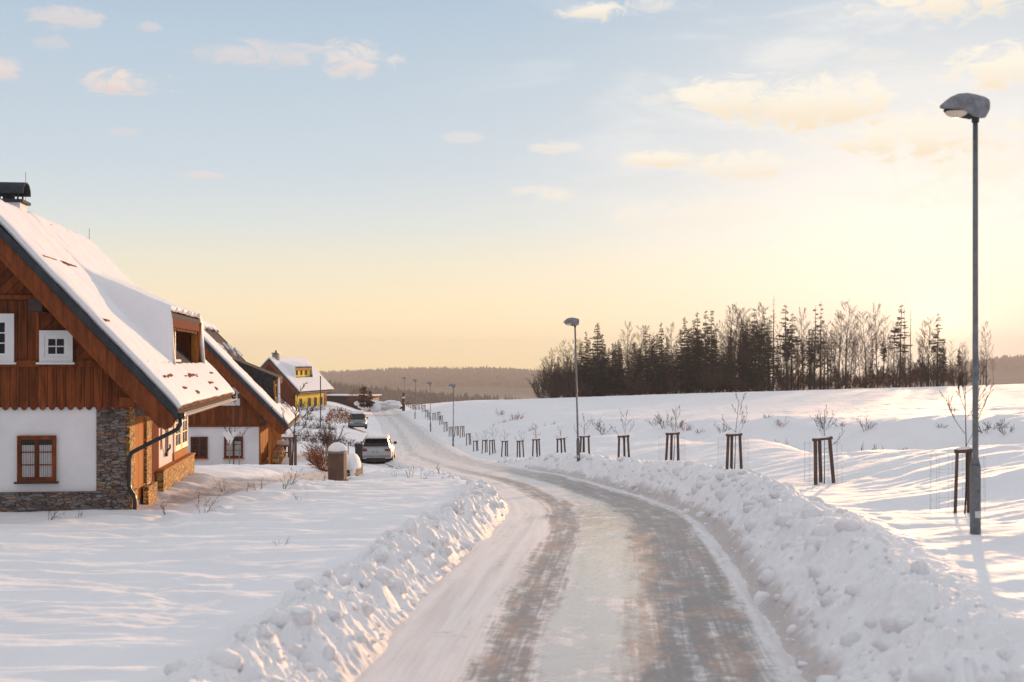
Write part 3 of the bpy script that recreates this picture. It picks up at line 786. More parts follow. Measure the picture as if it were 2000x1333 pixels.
    s2o = grid_mesh('snow', V2, 20, len(t_), MAT['snow']); s2o.parent = roof
    so2 = s2o.modifiers.new('thick', 'SOLIDIFY'); so2.thickness = thk*.8; so2.offset = 1
    # dormer body
    xF = rx+sF; zb = zr(xF)
    dr = MB()
    dr.prism([(rx+sT-.1, t0-.0, zr(rx+sT-.1)-.03), (xF+.22, t0, zdorm(sF+.22)), (xF+.22, t0, zdorm(sF+.22)-.14), (rx+sT-.1, t0, zr(rx+sT-.1)-.17)], (0, t1-t0, 0))
    dorm = dr.build('dormer', MAT[dm.get('roofmat', 'tile')], root)
    for yy in (t0+.01, t1-.09):
        ck = MB(); ck.prism([(rx+sT, yy, zr(rx+sT)-.05), (xF-.03, yy, zdorm(sF-.03)-.15), (xF+.0, yy, zb-.02)], (0, .08, 0))
        ck.build('cheek', MAT[dm.get('cheek', 'tile')], dorm)
    fb = MB(); fb.box(xF+.165, xF+.215, t0+.02, t1-.02, zdorm(sF+.2)-.40, zdorm(sF+.2)-.145)
    fb.build('fascia', MAT[dm.get('fasciamat', 'red_wood')], dorm)
    dm['build'](root, dorm, xF, zb, zF, t0, t1, zr, zdorm)
    # gutter with snow guard along the eave
    gu = MB(); n = 8
    prof = [(E+.09+.075*math.cos(a), ze-.10+.075*math.sin(a)) for a in [math.pi+math.pi*i/n for i in range(n+1)]]
    prof += [(x+(.008 if i == 0 else -.008 if i == n else 0), z+.012) for i, (x, z) in reversed(list(enumerate(prof)))]
    gu.loft([[(x, yy, z) for x, z in prof] for yy in (y0+.0, y1)], cap=True)
    gu.build('gutter', MAT['frost'], root, smooth=False)
    if c.get('guard'):
        gd = MB(); xg = E-.02; zg = ze+.06
        for h in (0, .09, .18): gd.tube([(xg, y0+.1, zg+h), (xg, y1-.1, zg+h)], .008, 4)
        yy = y0+.1
        while yy < y1-.1: gd.tube([(xg, yy, zg-.06), (xg, yy, zg+.2)], .012, 4); yy += .9
        gd.build('snow_guard', MAT['frost'], root)
        et = MB(); yy = y0+.08
        while yy < y1-.15:
            et.box(E-.14, E+.02, yy, yy+.21, ze+.02+rnd.random()*.015, ze+.10+rnd.random()*.03); yy += .235
        et.build('eaves_tile', MAT['rtile'], root)
    return root, zr, k

# --- nearest house: stone corner, carved boards, white windows
def d1_build(root, dorm, xF, zb, zF, t0, t1, zr, zd):
    top = zd(3.68+.2)-.40
    f = MB(); yw = t0+(t1-t0)*.40
    # window wall, set just behind the front, with board cladding around
    f.box(xF-.12, xF-.06, t0+.09, yw, zr(xF-.1)-.05, zd(3.68)-.14)
    f.build('front_wall', MAT['cream'], dorm)
    for a, b in ((t0+.2, t0+(yw-t0)*.5), (t0+(yw-t0)*.53, yw-.05)):
        xf = Matrix.Translation((xF-.055, a, 0)) @ Matrix.Rotation(R(90), 4, 'Z')
        window(dorm, xf, 0, b-a, zr(xF)+.10, top+.05, 2, 3, True, .06, .05, frame_mat='cream')
    p = MB(); p.box(xF-.05, xF+.10, t0+.05, yw+.4, zb+.005, zb+.09); p.build('sill', MAT['snow'], dorm, bevel=.02)
    bw = MB(); xb = xF-1.35
    y = yw
    while y < t1-.15: bw.box(xb-.05, xb, y+.006, min(y+.15, t1-.1), zr(xb)+.02, zd(2.33)-.15); y += .15
    bw.build('back_wall', MAT['wood'], dorm)
    sw_ = MB()
    x = xb
    while x < xF-.05: 
        sw_.prism([(x+.004, t1-.13, zr(x)+.01), (x+.135, t1-.13, zr(x+.135)+.01), (x+.135, t1-.13, zd(x+.135-(xF-3.68))-.15), (x+.004, t1-.13, zd(x-(xF-3.68))-.15)], (0, .035, 0)); x += .14
    sw_.box(xb, xF-.12, yw-.04, yw-.002, zr(xb)-.9, zd(3.4)-.15) if False else None
    sw_.build('side_wall', MAT['wood'], dorm)
    j = MB(); j.box(xF-.05, xF+.12, t1-.16, t1-.02, zb-.10, top+.2)
    j.prism([(xF+.10, t1-.02, zb-.2), (xF+.16, t1-.02, zb-.2), (xF+.28, t1-.02, top+.3), (xF+.16, t1-.02, top+.3)], (0, .03, 0))
    j.build('post', MAT['wood_light'], dorm)
    yy = t0+.1
    while yy < t1-.2: de = MB(); de.box(xF+.02, xF+.16, yy, yy+.09, top-.08, top+.03); yy += .32; de.build('rafter_end', MAT['wood'], dorm)
H1 = dict(name='timber_house', loc=(-9.66, 32.0, -3.87), rot=6.8, label='nearest house with carved brown boards, white plaster and a stone corner', seed=3,
          L=11.3, ov=1.15, E=1.40, ze=2.65, rx=-3.38, rz=7.74, y0=-1.1, wall='plaster', snow=.17, guard=True,
          dormer=dict(t0=4.05, t1=10.75, s=3.68, h=1.50, k=.42, build=d1_build))
h1, zr1, k1 = house(H1)
I4 = Matrix.Identity(4)
xfg = lambda y: Matrix.Translation((0, y, 0))
rnd = random.Random(4)
pl = MB(); pl.box(-6.86, .12, -.10, .0, -.6, .58); pl.box(-6.88, .14, -.115, 0, .58, .62)
pl.build('stone_plinth', MAT['stone'], h1)
sp = MB(); sp.box(-.70, .02, -.045, .0, .622, 2.72); sp.build('stone_panel', MAT['stone'], h1)
# valance of pointed vertical boards
bd = MB(); x = -6.75; i = 0
while x < .30:
    w_ = .222; x1 = x+w_-.012; pt = x < -.62
    top = min(3.78, zr1(x1 if x1 > -3.38 else x)-.23)
    top0 = min(3.78, zr1(x)-.23)
    zb_ = 2.70 if x < 0 else 2.74
    yy = -.075-rnd.random()*.008
    a, b = x, x1
    if top > zb_+.1: bd.prism([(a, yy, zb_+.06), ((a+b)/2-.05, yy, zb_-.035), ((a+b)/2, yy, zb_-.06), ((a+b)/2+.05, yy, zb_-.035), (b, yy, zb_+.06), (b, yy, top), (a, yy, top0)], (0, .035, 0))
    x += w_; i += 1
x = -6.64
while x < .1:
    if zr1(x+.03)-.3 > 3.0: bd.box(x, x+.035, -.095, -.08, 2.84, min(3.76, zr1(x+.035)-.26))
    x += .222
bd.build('carved_board', MAT['wood'], h1)
bk = MB(); bk.prism([(-6.72, -.03, 2.72), (-.02, -.03, 2.72), (-.02, -.03, zr1(0)-.30), (-3.38, -.03, 7.4), (-6.72, -.03, zr1(-6.72)-.3)], (0, .025, 0)); bk.build('backing_board', MAT['dark_wood'], h1)
gb = MB(); lim = (k1, 1, zr1(-3.38)-.24+k1*(-3.38)); liml = (-k1, 1, zr1(-3.38)-.24-k1*(-3.38))
def rect(x0, x1, z0, z1): return [(-1, 0, -x0), (1, 0, x1), (0, -1, -z0), (0, 1, z1)]
boards(gb, rect(-2.08, .2, 3.88, 5.36)+[lim], R(45), .21, -2, 4, -.07, rnd=rnd)
boards(gb, rect(-3.38, .2, 5.50, 9)+[lim], R(45), .21, -2, 4, -.07, rnd=rnd)
boards(gb, rect(-7.5, -3.39, 5.50, 9)+[liml], R(-45), .21, -5.3, 4, -.07, rnd=rnd)
boards(gb, rect(-7.5, -4.72, 3.88, 5.36)+[liml], R(-45), .21, -5.3, 4, -.07, rnd=rnd)
boards(gb, rect(-4.70, -2.10, 3.88, 5.36), R(90), .24, -2.1, 4, -.075, rnd=rnd)
gb.build('gable_board', MAT['wood'], h1)
bm_ = MB(); bm_.box(-6.5, -.36, -.13, -.035, 3.79, 3.875); bm_.box(-6.5, -.28, -.15, -.035, 3.72, 3.785)
bm_.box(-4.75, -2.02, -.13, -.035, 5.38, 5.49); bm_.box(-2.14, -2.06, -.10, -.035, 3.88, 5.37)
bm_.build('cornice_beam', MAT['wood'], h1)
for (a, b, z0, z1) in ((-2.12, -1.80, 5.06, 5.36), (.02, .62, 2.74, 2.98), (-.34, .0, 3.56, 3.80)):
    b_ = MB(); b_.box(a, b, -.92, -.10, z0, z1); o = b_.build('purlin', MAT['dark_wood'] if b < 0 else MAT['wood'], h1)
window(h1, xfg(-.10), -2.05, -1.25, 3.83, 4.62, 2, 2, True, .12, .09, sw=.04, label='small square white window', sill='white')
window(h1, xfg(-.10), -3.85, -2.65, 3.83, 5.03, 2, 3, True, .13, .09, sw=.05, sill='white')
window(h1, xfg(-.05), -2.59, -1.66, .88, 2.02, 2, 3, True, .03, .07, sw=.10, frame_mat='wood', sill='dark_wood', curtain=True, label='brown window with pale curtains')
window(h1, xfg(-.05), -5.6, -4.67, .88, 2.02, 2, 3, True, .03, .07, sw=.10, frame_mat='wood', sill='dark_wood', curtain=True)
# long side facing the sun
sd = MB(); sd.box(.0, .10, .0, .78, .6, 2.75); sd.box(0, .16, .0, .85, -.6, .6); sd.build('stone_pier', MAT['sunlit_stone'], h1)
sd = MB(); sd.box(.0, .10, 2.6, 3.35, .55, 2.75); sd.build('stone_pier', MAT['sunlit_stone'], h1)
ls = MB(); ls.box(-.0, .10, .78, 2.6, 2.42, 2.75); ls.build('lintel', MAT['stone'], h1)
dw = MB()
for q in range(9): dw.box(.003, .03, .79+q*.2, .98+q*.2, .2, 2.40)
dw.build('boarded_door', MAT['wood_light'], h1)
stp = MB(); stp.box(.105, .24, 2.0, 3.5, -.6, .52); stp.build('stone_bench', MAT['sunlit_stone'], h1)
tr = MB(); tr.box(.02, .22, 4.75, 11.7, -.6, .68); tb = tr.build('stone_terrace', MAT['sunlit_stone'], h1)
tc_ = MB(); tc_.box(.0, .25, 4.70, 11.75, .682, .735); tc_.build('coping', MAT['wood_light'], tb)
# arched doorway
ar = MB(); ya, yb, zt = 4.0, 5.25, 1.95
def arch(y0_, y1_, z0, zs, n=10):
    cy = (y0_+y1_)/2; r = (y1_-y0_)/2
    return [(y0_, z0), (y1_, z0)]+[(cy+r*math.cos(math.pi*i/n), zs+r*.75*math.sin(math.pi*i/n)) for i in range(n+1)]
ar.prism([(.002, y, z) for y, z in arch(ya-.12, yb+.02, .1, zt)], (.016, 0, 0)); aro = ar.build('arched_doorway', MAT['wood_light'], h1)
ad = MB(); ad.prism([(.0185, y, z) for y, z in arch(ya, yb-.12, .12, zt-.05)], (.008, 0, 0)); ad.build('door', MAT['red_wood'], aro)
def sidexf(x): return Matrix.Translation((x, 0, 0)) @ Matrix.Rotation(R(90), 4, 'Z')
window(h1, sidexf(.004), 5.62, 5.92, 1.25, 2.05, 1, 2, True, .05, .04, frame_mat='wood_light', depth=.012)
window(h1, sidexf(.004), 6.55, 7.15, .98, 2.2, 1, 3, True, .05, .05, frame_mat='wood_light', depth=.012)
for a in (8.35, 9.95):
    window(h1, sidexf(.03), a, a+1.4, 1.0, 2.42, 2, 3, True, .10, .07, sw=.06, frame_mat='cream', depth=.02)
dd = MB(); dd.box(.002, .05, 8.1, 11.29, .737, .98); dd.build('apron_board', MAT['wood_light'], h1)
for a in (8.2, 9.87): cw = MB(); cw.box(.002, .04, a, a+.08, .985, 2.75); cw.build('corner_board', MAT['cream'], h1)
bs_ = MB(); bs_.tube([(.06, 6.45, 1.15), (.16, 6.45, 1.25), (.16, 6.45, 1.36)], .03, 6); bs_.box(.02, .10, 6.40, 6.50, 1.0, 1.12); bs_.build('wall_lantern', MAT['black'], h1)
dp = MB()
dp.tube([(1.47, -1.0, 2.50), (1.47, -1.0, 2.32), (1.40, -.98, 2.20), (1.25, -.95, 2.12), (.32, -.32, 1.66), (.18, -.24, 1.58), (.12, -.2, 1.42), (.12, -.2, .80), (.14, -.22, .68), (.25, -.26, .52), (.27, -.27, .40), (.27, -.27, -.35)], .052, 12)
dp.box(1.36, 1.58, -1.12, -.90, 2.46, 2.60)
dp.build('downpipe', MAT['black'], h1, smooth=True)
# bare tiles poking out of the snow
def tiles(s, ta, tb, n, wob=.0):
    bt = MB()
    for q in range(n):
        t = ta+(tb-ta)*q/n; x = -3.65+s+rnd.uniform(-wob, wob); z = zr1(x)+.25
        x2 = x+.20; z2 = zr1(x2)+.33
        bt.prism([(x, t+.01, z+.02), (x2, t+.01, z2+.045), (x2, t+.01, z2-.18), (x, t+.01, z-.16)], (0, (tb-ta)/n-.02, 0))
    bt.build('roof_tile', MAT['rtile'], h1)
tiles(1.66, -.70, 2.9, 16); tiles(3.12, -.80, -.25, 3); tiles(4.42, -.2, 1.5, 7, .02); tiles(4.46, 3.5, 6.3, 12, .03); tiles(4.72, 1.2, 1.9, 3); tiles(4.68, 7.2, 8.3, 5, .02); tiles(4.43, 9.7, 10.6, 4)
tiles(4.86, 2.9, 3.4, 2); tiles(4.86, 7.6, 8.0, 2); tiles(.32, 5.6, 9.0, 16)
# chimney and lightning rods
ch = MB(); cx_, cy_ = -3.62, 3.1; ch.box(cx_-.38, cx_+.38, cy_-.35, cy_+.35, 6.6, 8.12)
cho = ch.build('chimney', MAT['plaster'], h1)
cc = MB(); cc.box(cx_-.47, cx_+.47, cy_-.44, cy_+.44, 8.122, 8.20)
for dx in (-.3, .3):
    for dy in (-.25, .25): cc.tube([(cx_+dx, cy_+dy, 8.20), (cx_+dx, cy_+dy, 8.4)], .025, 5)
cc.tube([(cx_, cy_, 8.2), (cx_, cy_, 8.37)], .16, 12)
n = 14; arc_ = [(cy_-.40*math.cos(math.pi*i/n), 8.36+.34*math.sin(math.pi*i/n)**.8) for i in range(n+1)]
arc_ += [(cy_+.37*math.cos(math.pi*i/n), 8.36+.31*math.sin(math.pi*i/n)**.8) for i in range(n+1)]
for q in range(n):
    a = arc_[q]; b = arc_[q+1]; c_ = arc_[2*n+1-q-1]; d = arc_[2*n+1-q]
    cc.prism([(cx_-.48, a[0], a[1]), (cx_-.48, b[0], b[1]), (cx_-.48, c_[0], c_[1]), (cx_-.48, d[0], d[1])], (.96, 0, 0))
cc.build('chimney_cowl', MAT['trim'], cho)
lr = MB(); lr.tube([(-3.38, 3.9, 7.6), (-3.38, 3.9, 9.1)], .006, 5); lr.build('lightning_rod', MAT['steel'], h1)
lr = MB(); lr.tube([(-3.38, 12.3, 7.6), (-3.38, 12.3, 8.4)], .008, 5); lr.build('lightning_rod', MAT['steel'], h1)

# --- second house
def bare2(S, T, n, sT, sF, t0, t1):
    d = (S > .35+n*.25) & (T > 2.2+n*.5-.12*S)
    d &= ~((S > sF+.3) & (n > .02) & (T < t1+.3)) & ~((S > sF+.2) & (T < 4.4) & (n > -.25))
    d &= ~((S > 4.75) & (n > -.12))
    d &= ~((S < 1.9) & (S > 1.2) & (n > .28))
    return d
def d2_build(root, dorm, xF, zb, zF, t0, t1, zr, zd):
    top = zd(4.15+.2)-.40
    f = MB(); y = t0+.1
    while y < t1-.12: f.box(xF-.16, xF-.10, y, min(y+.14, t1-.1), zr(xF-.1)-.05, zd(4.1)-.15); y += .15
    f.build('front_wall', MAT['wood'], dorm)
    xf = Matrix.Translation((xF-.095, 0, 0)) @ Matrix.Rotation(R(90), 4, 'Z')
    for a in (t0+.5, t0+2.0): window(dorm, xf, a, a+1.1, zr(xF)+.12, top-.02, 2, 2, True, .07, .05, frame_mat='wood')
    for y in (t0+.02, t1-.14): p = MB(); p.box(xF-.06, xF+.08, y, y+.12, zb-.1, top+.2); p.build('post', MAT['wood_light'], dorm)
H2 = dict(name='timber_house', loc=(-13.05, 66.0, -5.92), rot=6.8, label='second house, half hidden behind the nearest one, with a bare dark dormer roof', seed=12,
          L=9.8, ov=1.1, E=1.50, ze=2.62, rx=-3.65, rz=7.95, y0=-1.1, wall='plaster', snow=.14, guard=True, bare=bare2, fillet=.2,
          dormer=dict(t0=4.0, t1=8.2, s=4.15, h=1.45, k=.40, build=d2_build, cheek='tile'))
h2, zr2, k2 = house(H2)
rnd = random.Random(5)
g2 = MB(); lim = (k2, 1, zr2(-3.65)-.24+k2*(-3.65)); liml = (-k2, 1, zr2(-3.65)-.24-k2*(-3.65))
boards(g2, rect(-7.4, .35, 2.62, 3.9)+[lim, liml], R(90), .2, 0, 3, -.07, rnd=rnd)
boards(g2, rect(-3.64, .35, 3.98, 9)+[lim], R(45), .21, 0, 3, -.07, rnd=rnd)
boards(g2, rect(-7.5, -3.66, 3.98, 9)+[liml], R(-45), .21, -7, 3, -.07, rnd=rnd)
g2.build('gable_board', MAT['wood'], h2)
g2 = MB(); g2.prism([(-7.25, -.03, 2.6), (-.02, -.03, 2.6), (-.02, -.03, zr2(0)-.3), (-3.65, -.03, 7.6), (-7.25, -.03, zr2(-7.25)-.3)], (0, .025, 0)); g2.build('backing_board', MAT['dark_wood'], h2)
g2 = MB(); g2.box(-7.2, -.4, -.12, -.035, 3.9, 3.975); g2.box(-7.25, .3, -.12, -.035, 2.52, 2.62); g2.build('cornice_beam', MAT['wood'], h2)
window(h2, xfg(-.05), -3.43, -2.58, .92, 2.02, 2, 3, True, .03, .07, sw=.09, frame_mat='red_wood', sill='wood_light')
window(h2, xfg(-.05), -1.75, -.80, .92, 2.02, 2, 3, True, .03, .07, sw=.09, frame_mat='red_wood', sill='wood_light', curtain=True)
window(h2, xfg(-.10), -1.95, -.95, 3.62, 4.55, 2, 2, True, .12, .08, sw=.05, label='white framed window in the gable')
for a, z in ((.1, 2.75), (-1.0, 4.0)): b_ = MB(); b_.box(a, a+.32, -.9, -.1, z, z+.24); b_.build('purlin', MAT['dark_wood'], h2)
p2 = MB(); p2.box(-7.35, .05, -.06, 0, -.6, .42); p2.build('stone_plinth', MAT['stone'], h2)
for q in range(9): v2 = MB(); v2.tube([(.52, .2+q*1.15, -.3), (.52, .2+q*1.15, zr2(.52)-.34)], .07, 8); v2.build('veranda_post', MAT['wood_light'], h2)
v2 = MB(); v2.box(.45, .59, .1, 9.6, zr2(.52)-.40, zr2(.52)-.275); v2.build('veranda_beam', MAT['wood_light'], h2)
v2 = MB(); v2.box(.02, .06, .05, 9.7, .5, 2.6); v2.build('side_cladding', MAT['wood_light'], h2)
fw = MB(); 
for a in range(5):
    for b in range(30): 
        zc = -.05+a*.26+(b % 2)*.12; yc = .5+b*.22
        fw.tube([(.64, yc, zc), (1.0+rnd.uniform(-.05, .05), yc+rnd.uniform(-.04, .04), zc+rnd.uniform(-.03, .03))], .07+rnd.random()*.04, 6)
fwp = h2.matrix_world
o = fw.build('firewood_stack', MAT['firewood'], None); o.location = Vector(H2['loc']); o.rotation_euler = (0, 0, R(6.8))
tag(o, 'stacked firewood logs under the eaves of the second house', 'firewood')

# --- third, yellow house
def d3_build(root, dorm, xF, zb, zF, t0, t1, zr, zd):
    f = MB(); f.box(xF-.12, xF-.05, t0+.1, t1-.1, zr(xF-.1)-.05, zd(2.4)-.13); f.build('front_wall', MAT['yellow'], dorm)
    xf = Matrix.Translation((xF-.045, 0, 0)) @ Matrix.Rotation(R(90), 4, 'Z')
    n = 3
    for i in range(n):
        a = t0+1.2+(t1-t0-1.6)*i/n; window(dorm, xf, a, a+.75, zb+.3, zb+1.0, 2, 2, True, .04, .04, frame_mat='wood')
H3 = dict(name='yellow_house', loc=(-31.0, 183, -7.5), rot=-10, label='yellow house at the far end of the row, lit by the sun', seed=22,
          L=14.0, ov=.8, E=.95, ze=3.0, rx=-3.6, rz=7.75, y0=-.9, wall='red_wood', snow=.16, guard=False, fillet=.5,
          dormer=dict(t0=2.2, t1=9.8, s=2.55, h=1.55, k=.28, build=d3_build, cheek='tile', fasciamat='wood_light'))
h3, zr3, k3 = house(H3)
yw_ = MB(); yw_.box(.01, .14, .0, 12.4, -.5, 2.78); yw_.build('side_wall', MAT['yellow'], h3)
yw_ = MB(); yw_.box(.01, .12, 12.4, 13.9, -.5, 2.78); yw_.build('side_boarding', MAT['wood'], h3)
for a in (1.4, 5.2, 7.9, 10.6): window(h3, sidexf(.145), a, a+1.1, .8, 2.05, 2, 2, True, .08, .06, frame_mat='wood')
q = .1
while q < 13.8: rr_ = MB(); rr_.box(.16, .9, q, q+.16, 2.72, 2.90); q += .75; rr_.build('rafter_end', MAT['wood'], h3)
c3 = MB(); c3.box(-3.9, -3.1, 1.2, 2.0, 7.2, 8.55); c3o = c3.build('chimney', MAT['stonegrey'], h3)
c3 = MB(); c3.box(-4.0, -3.0, 1.1, 2.1, 8.552, 8.66); c3.tube([(-3.5, 1.6, 8.66), (-3.5, 1.6, 9.0)], .13, 8); c3.build('chimney_cap', MAT['black'], c3o)
# low shed beyond it
s0 = empty('shed', (-33.0, 228, -8.4), R(-10), 'low dark shed with a snowy roof beyond the yellow house', 'shed')
m_ = MB(); m_.box(0, 8.5, 0, 4, -.5, 2.0); m_.build('wall', MAT['dark_wood'], s0)
m_ = MB(); m_.prism([(-.4, -.5, 2.05), (8.9, -.5, 2.0), (8.9, -.5, 2.13), (-.4, -.5, 2.18)], (0, 5, 0)); m_.prism([(-.8, -.4, 3.4), (-.4, -.4, 2.19), (-.39, -.4, 2.02), (-1.2, -.4, 3.3)], (0, 4.8, 0)); m_.build('roof', MAT['tile'], s0)
m_ = MB(); m_.prism([(-.4, -.52, 2.184), (8.9, -.52, 2.134), (8.9, -.52, 2.34), (-.4, -.52, 2.36)], (0, 5.1, 0)); m_.build('snow', MAT['snow'], s0, bevel=.06)

# ------------------------------------------------------------ trees and shrubs
def rv(rnd, a=1.0): return Vector((rnd.uniform(-a, a), rnd.uniform(-a, a), rnd.uniform(-a, a)))
def limb(mb, rnd, p, d, ln, r, lev, nseg, sides, kids, spread, up, taper=.35, wob=.12, rmin=.004, shrink=.55, first=.25):
    """a branch that bends and carries smaller branches"""
    pts = [p.copy()]; rad = [r]; d = d.normalized()
    for i in range(nseg):
        d = (d+rv(rnd, wob)+Vector((0, 0, up))).normalized(); p = p+d*(ln/nseg); pts.append(p.copy())
        rad.append(max(rmin, r*(1-(1-taper)*(i+1)/nseg)))
    mb.tube(pts, rad, sides[0] if len(sides) else 3, cap=False)
    if lev <= 0: return
    for k in range(kids[0]):
        t = first+(1-first)*(k+rnd.random()*.8)/kids[0]; t = min(t, .98)
        q = t*nseg; i = min(int(q), nseg-1); f = q-i; pos = pts[i].lerp(pts[i+1], f); dd = (pts[i+1]-pts[i]).normalized()
        side = dd.cross(rv(rnd)).normalized()
        a = spread*rnd.uniform(.75, 1.25)
        nd = dd*math.cos(a)+side*math.sin(a)
        limb(mb, rnd, pos, nd, ln*shrink*(1-.45*t)*rnd.uniform(.7, 1.2), max(rmin, rad[i]*.55), lev-1, max(2, nseg-1), sides[1:] or [3], kids[1:] or kids, spread, up, taper, wob*1.2, rmin, shrink, .2)
def bare_tree(seed, h, trunk_r=.16, crown0=.35, n1=15, kids=(6, 5), spread=.75, blen=.30, rmin=.018, fork=False, name='bare_tree', lean=0.0):
    rnd = random.Random(seed)
    root = empty(name, (0, 0, 0))
    tr = MB(); p = Vector((0, 0, -.4)); pts = [p]; rad = [trunk_r*1.15]; d = Vector((lean, 0, 1))
    n = 8
    for i in range(n):
        d = (d+Vector((rnd.uniform(-.05, .05), rnd.uniform(-.05, .05), .1))).normalized(); p = p+d*((h+.4)/n); pts.append(p); rad.append(max(rmin*1.5, trunk_r*(1-(i+1)/n*.9)))
    tr.tube(pts, rad, 7); tr.build('trunk', MAT['bark'], root, smooth=True)
    cr = MB()
    for k in range(n1):
        t = crown0+(1-crown0)*(k+rnd.random())/n1; t = min(t, .97); q = t*n; i = min(int(q), n-1); pos = pts[i].lerp(pts[i+1], q-i)
        ang = k*2.4+rnd.uniform(-.4, .4); el_ = rnd.uniform(.45, .95)*(1.0 if not fork else 1.2)
        nd = Vector((math.cos(ang)*math.cos(el_), math.sin(ang)*math.cos(el_), math.sin(el_)))
        ln = h*blen*(1.15-.75*(t-crown0)/(1-crown0))*rnd.uniform(.7, 1.2)
        limb(cr, rnd, pos, nd, ln, rad[i]*.5, 2, 5, [4, 3, 3], list(kids), spread*.75, .10, rmin=rmin, shrink=.52)
    cr.build('crown', MAT['twig'], root)
    return root
def spruce(seed, h, width=2.4, start=.12, dens=1.0, droop=.35, trunk_r=.17, bareness=0.0, name='spruce_tree', needle=True):
    rnd = random.Random(seed); root = empty(name, (0, 0, 0))
    tr = MB(); lean = rnd.uniform(-.02, .02)
    tr.tube([(0, 0, -.5), (lean*h*.5, 0, h*.5), (lean*h, 0, h)], [trunk_r*1.1, trunk_r*.65, .02], 7); tr.build('trunk', MAT['bark'], root, smooth=True)
    cr = MB(); z = h*start; 
    while z < h*.985:
        t = (z-h*start)/(h*(1-start)); w = width*(1-t)**.75*rnd.uniform(.5, 1.2)+.15
        if t < .25: w *= .6+1.6*t
        nb = max(4, int(9*dens*(1-.35*t)))
        for k in range(nb):
            if rnd.random() < bareness*(1-t*.3): 
                if rnd.random() < .5: continue
            a = rnd.random()*6.283; ln = w*rnd.uniform(.6, 1.15); zz = z+rnd.uniform(-.2, .2)
            dr = droop*rnd.uniform(.6, 1.3)*(1-t*.9)
            pts = []
            for i in range(5):
                u = i/4; pts.append(Vector((math.cos(a)*ln*u+lean*zz, math.sin(a)*ln*u, zz-ln*dr*u+ln*.28*u*u)))
            cr.tube(pts, [.035, .03, .02, .015, .008], 3, cap=False)
            if not needle or rnd.random() < bareness*.5: continue
            m = max(5, int(ln*21*dens))
            for i in range(m):
                u = rnd.uniform(.12, 1.02); q = min(int(u*4), 3); b = pts[q].lerp(pts[q+1], u*4-q)
                sd_ = Vector((-math.sin(a), math.cos(a), 0))*rnd.uniform(-1, 1)*(.34*(1.1-u*.7))
                sz = rnd.uniform(.20, .42)*(1.05-.35*t); c = b+sd_+Vector((0, 0, rnd.uniform(-.22, .03)))
                e1 = Vector((math.cos(a)*.7, math.sin(a)*.7, -.35))+rv(rnd, .4); e2 = Vector((-math.sin(a), math.cos(a), 0))*rnd.uniform(-.7, .7)+Vector((0, 0, -rnd.uniform(.3, 1.0)))
                e1 = e1.normalized()*sz; e2 = e2.normalized()*sz*.55
                cr.add([c-e1*.3, c+e2*.5+e1*.2, c+e1, c-e2*.4+e1*.3], [(0, 1, 2, 3)])
        z += .50/max(.6, dens)*rnd.uniform(.6, 1.5)
    cr.build('crown', MAT['needle'] if needle else MAT['twig'], root)
    return root
def shrub(seed, h, w, n, mat, rmin=.006, lev=2, kids=(4, 3), name='bush', r0=.014, up=.04, part='branch', snow=0):
    rnd = random.Random(seed); mb = MB()
    for k in range(n):
        a = rnd.random()*6.283; q = rnd.random()**.6
        d = Vector((math.cos(a)*q*w/h*1.1, math.sin(a)*q*w/h*1.1, 1))
        limb(mb, rnd, Vector((math.cos(a)*.08*w, math.sin(a)*.08*w, -.1)), d, h*rnd.uniform(.6, 1.1), r0, lev, 4, [4, 3, 3], list(kids), .55, up, wob=.16, rmin=rmin, shrink=.5)
    if snow:
        mb.cur = 1
        for i in range(snow):
            a = rnd.random()*6.283; q = rnd.random()**.5*w*.5; z = h*rnd.uniform(.15, .85)
            mb.ell((math.cos(a)*q, math.sin(a)*q, z), (rnd.uniform(.04, .11), rnd.uniform(.04, .11), rnd.uniform(.02, .045)), 6, 3)
    return mb.build(name, [mat, MAT['snow']], None)
def put(o, x, y, z=None, rz=None, s=1.0, sink=0.0):
    o.location = (x, y, (ZB(x, y) if z is None else z)-sink)
    if rz is not None: o.rotation_euler = (0, 0, rz)
    o.scale = (s, s, s) if not hasattr(s, '__len__') else s
    return o
def put_px(o, px, D, **k): return put(o, (px-1000)*D/F, D, **k)
ORD = ['first', 'second', 'third', 'fourth', 'fifth', 'sixth', 'seventh', 'eighth', 'ninth', 'tenth', 'eleventh', 'twelfth', 'thirteenth', 'fourteenth', 'fifteenth', 'sixteenth', 'seventeenth', 'eighteenth', 'nineteenth', 'twentieth']
TENS = {20: 'twenty', 30: 'thirty', 40: 'forty', 50: 'fifty', 60: 'sixty', 70: 'seventy', 80: 'eighty', 90: 'ninety'}
def ordn(n):
    if n > 100: return 'hundred-and-'+ordn(n-100)
    if n == 100: return 'hundredth'
    if n <= 20: return ORD[n-1]
    t = n//10*10; u = n % 10
    return TENS[t]+'-'+ORD[u-1] if u else TENS[t][:-1]+'ieth'

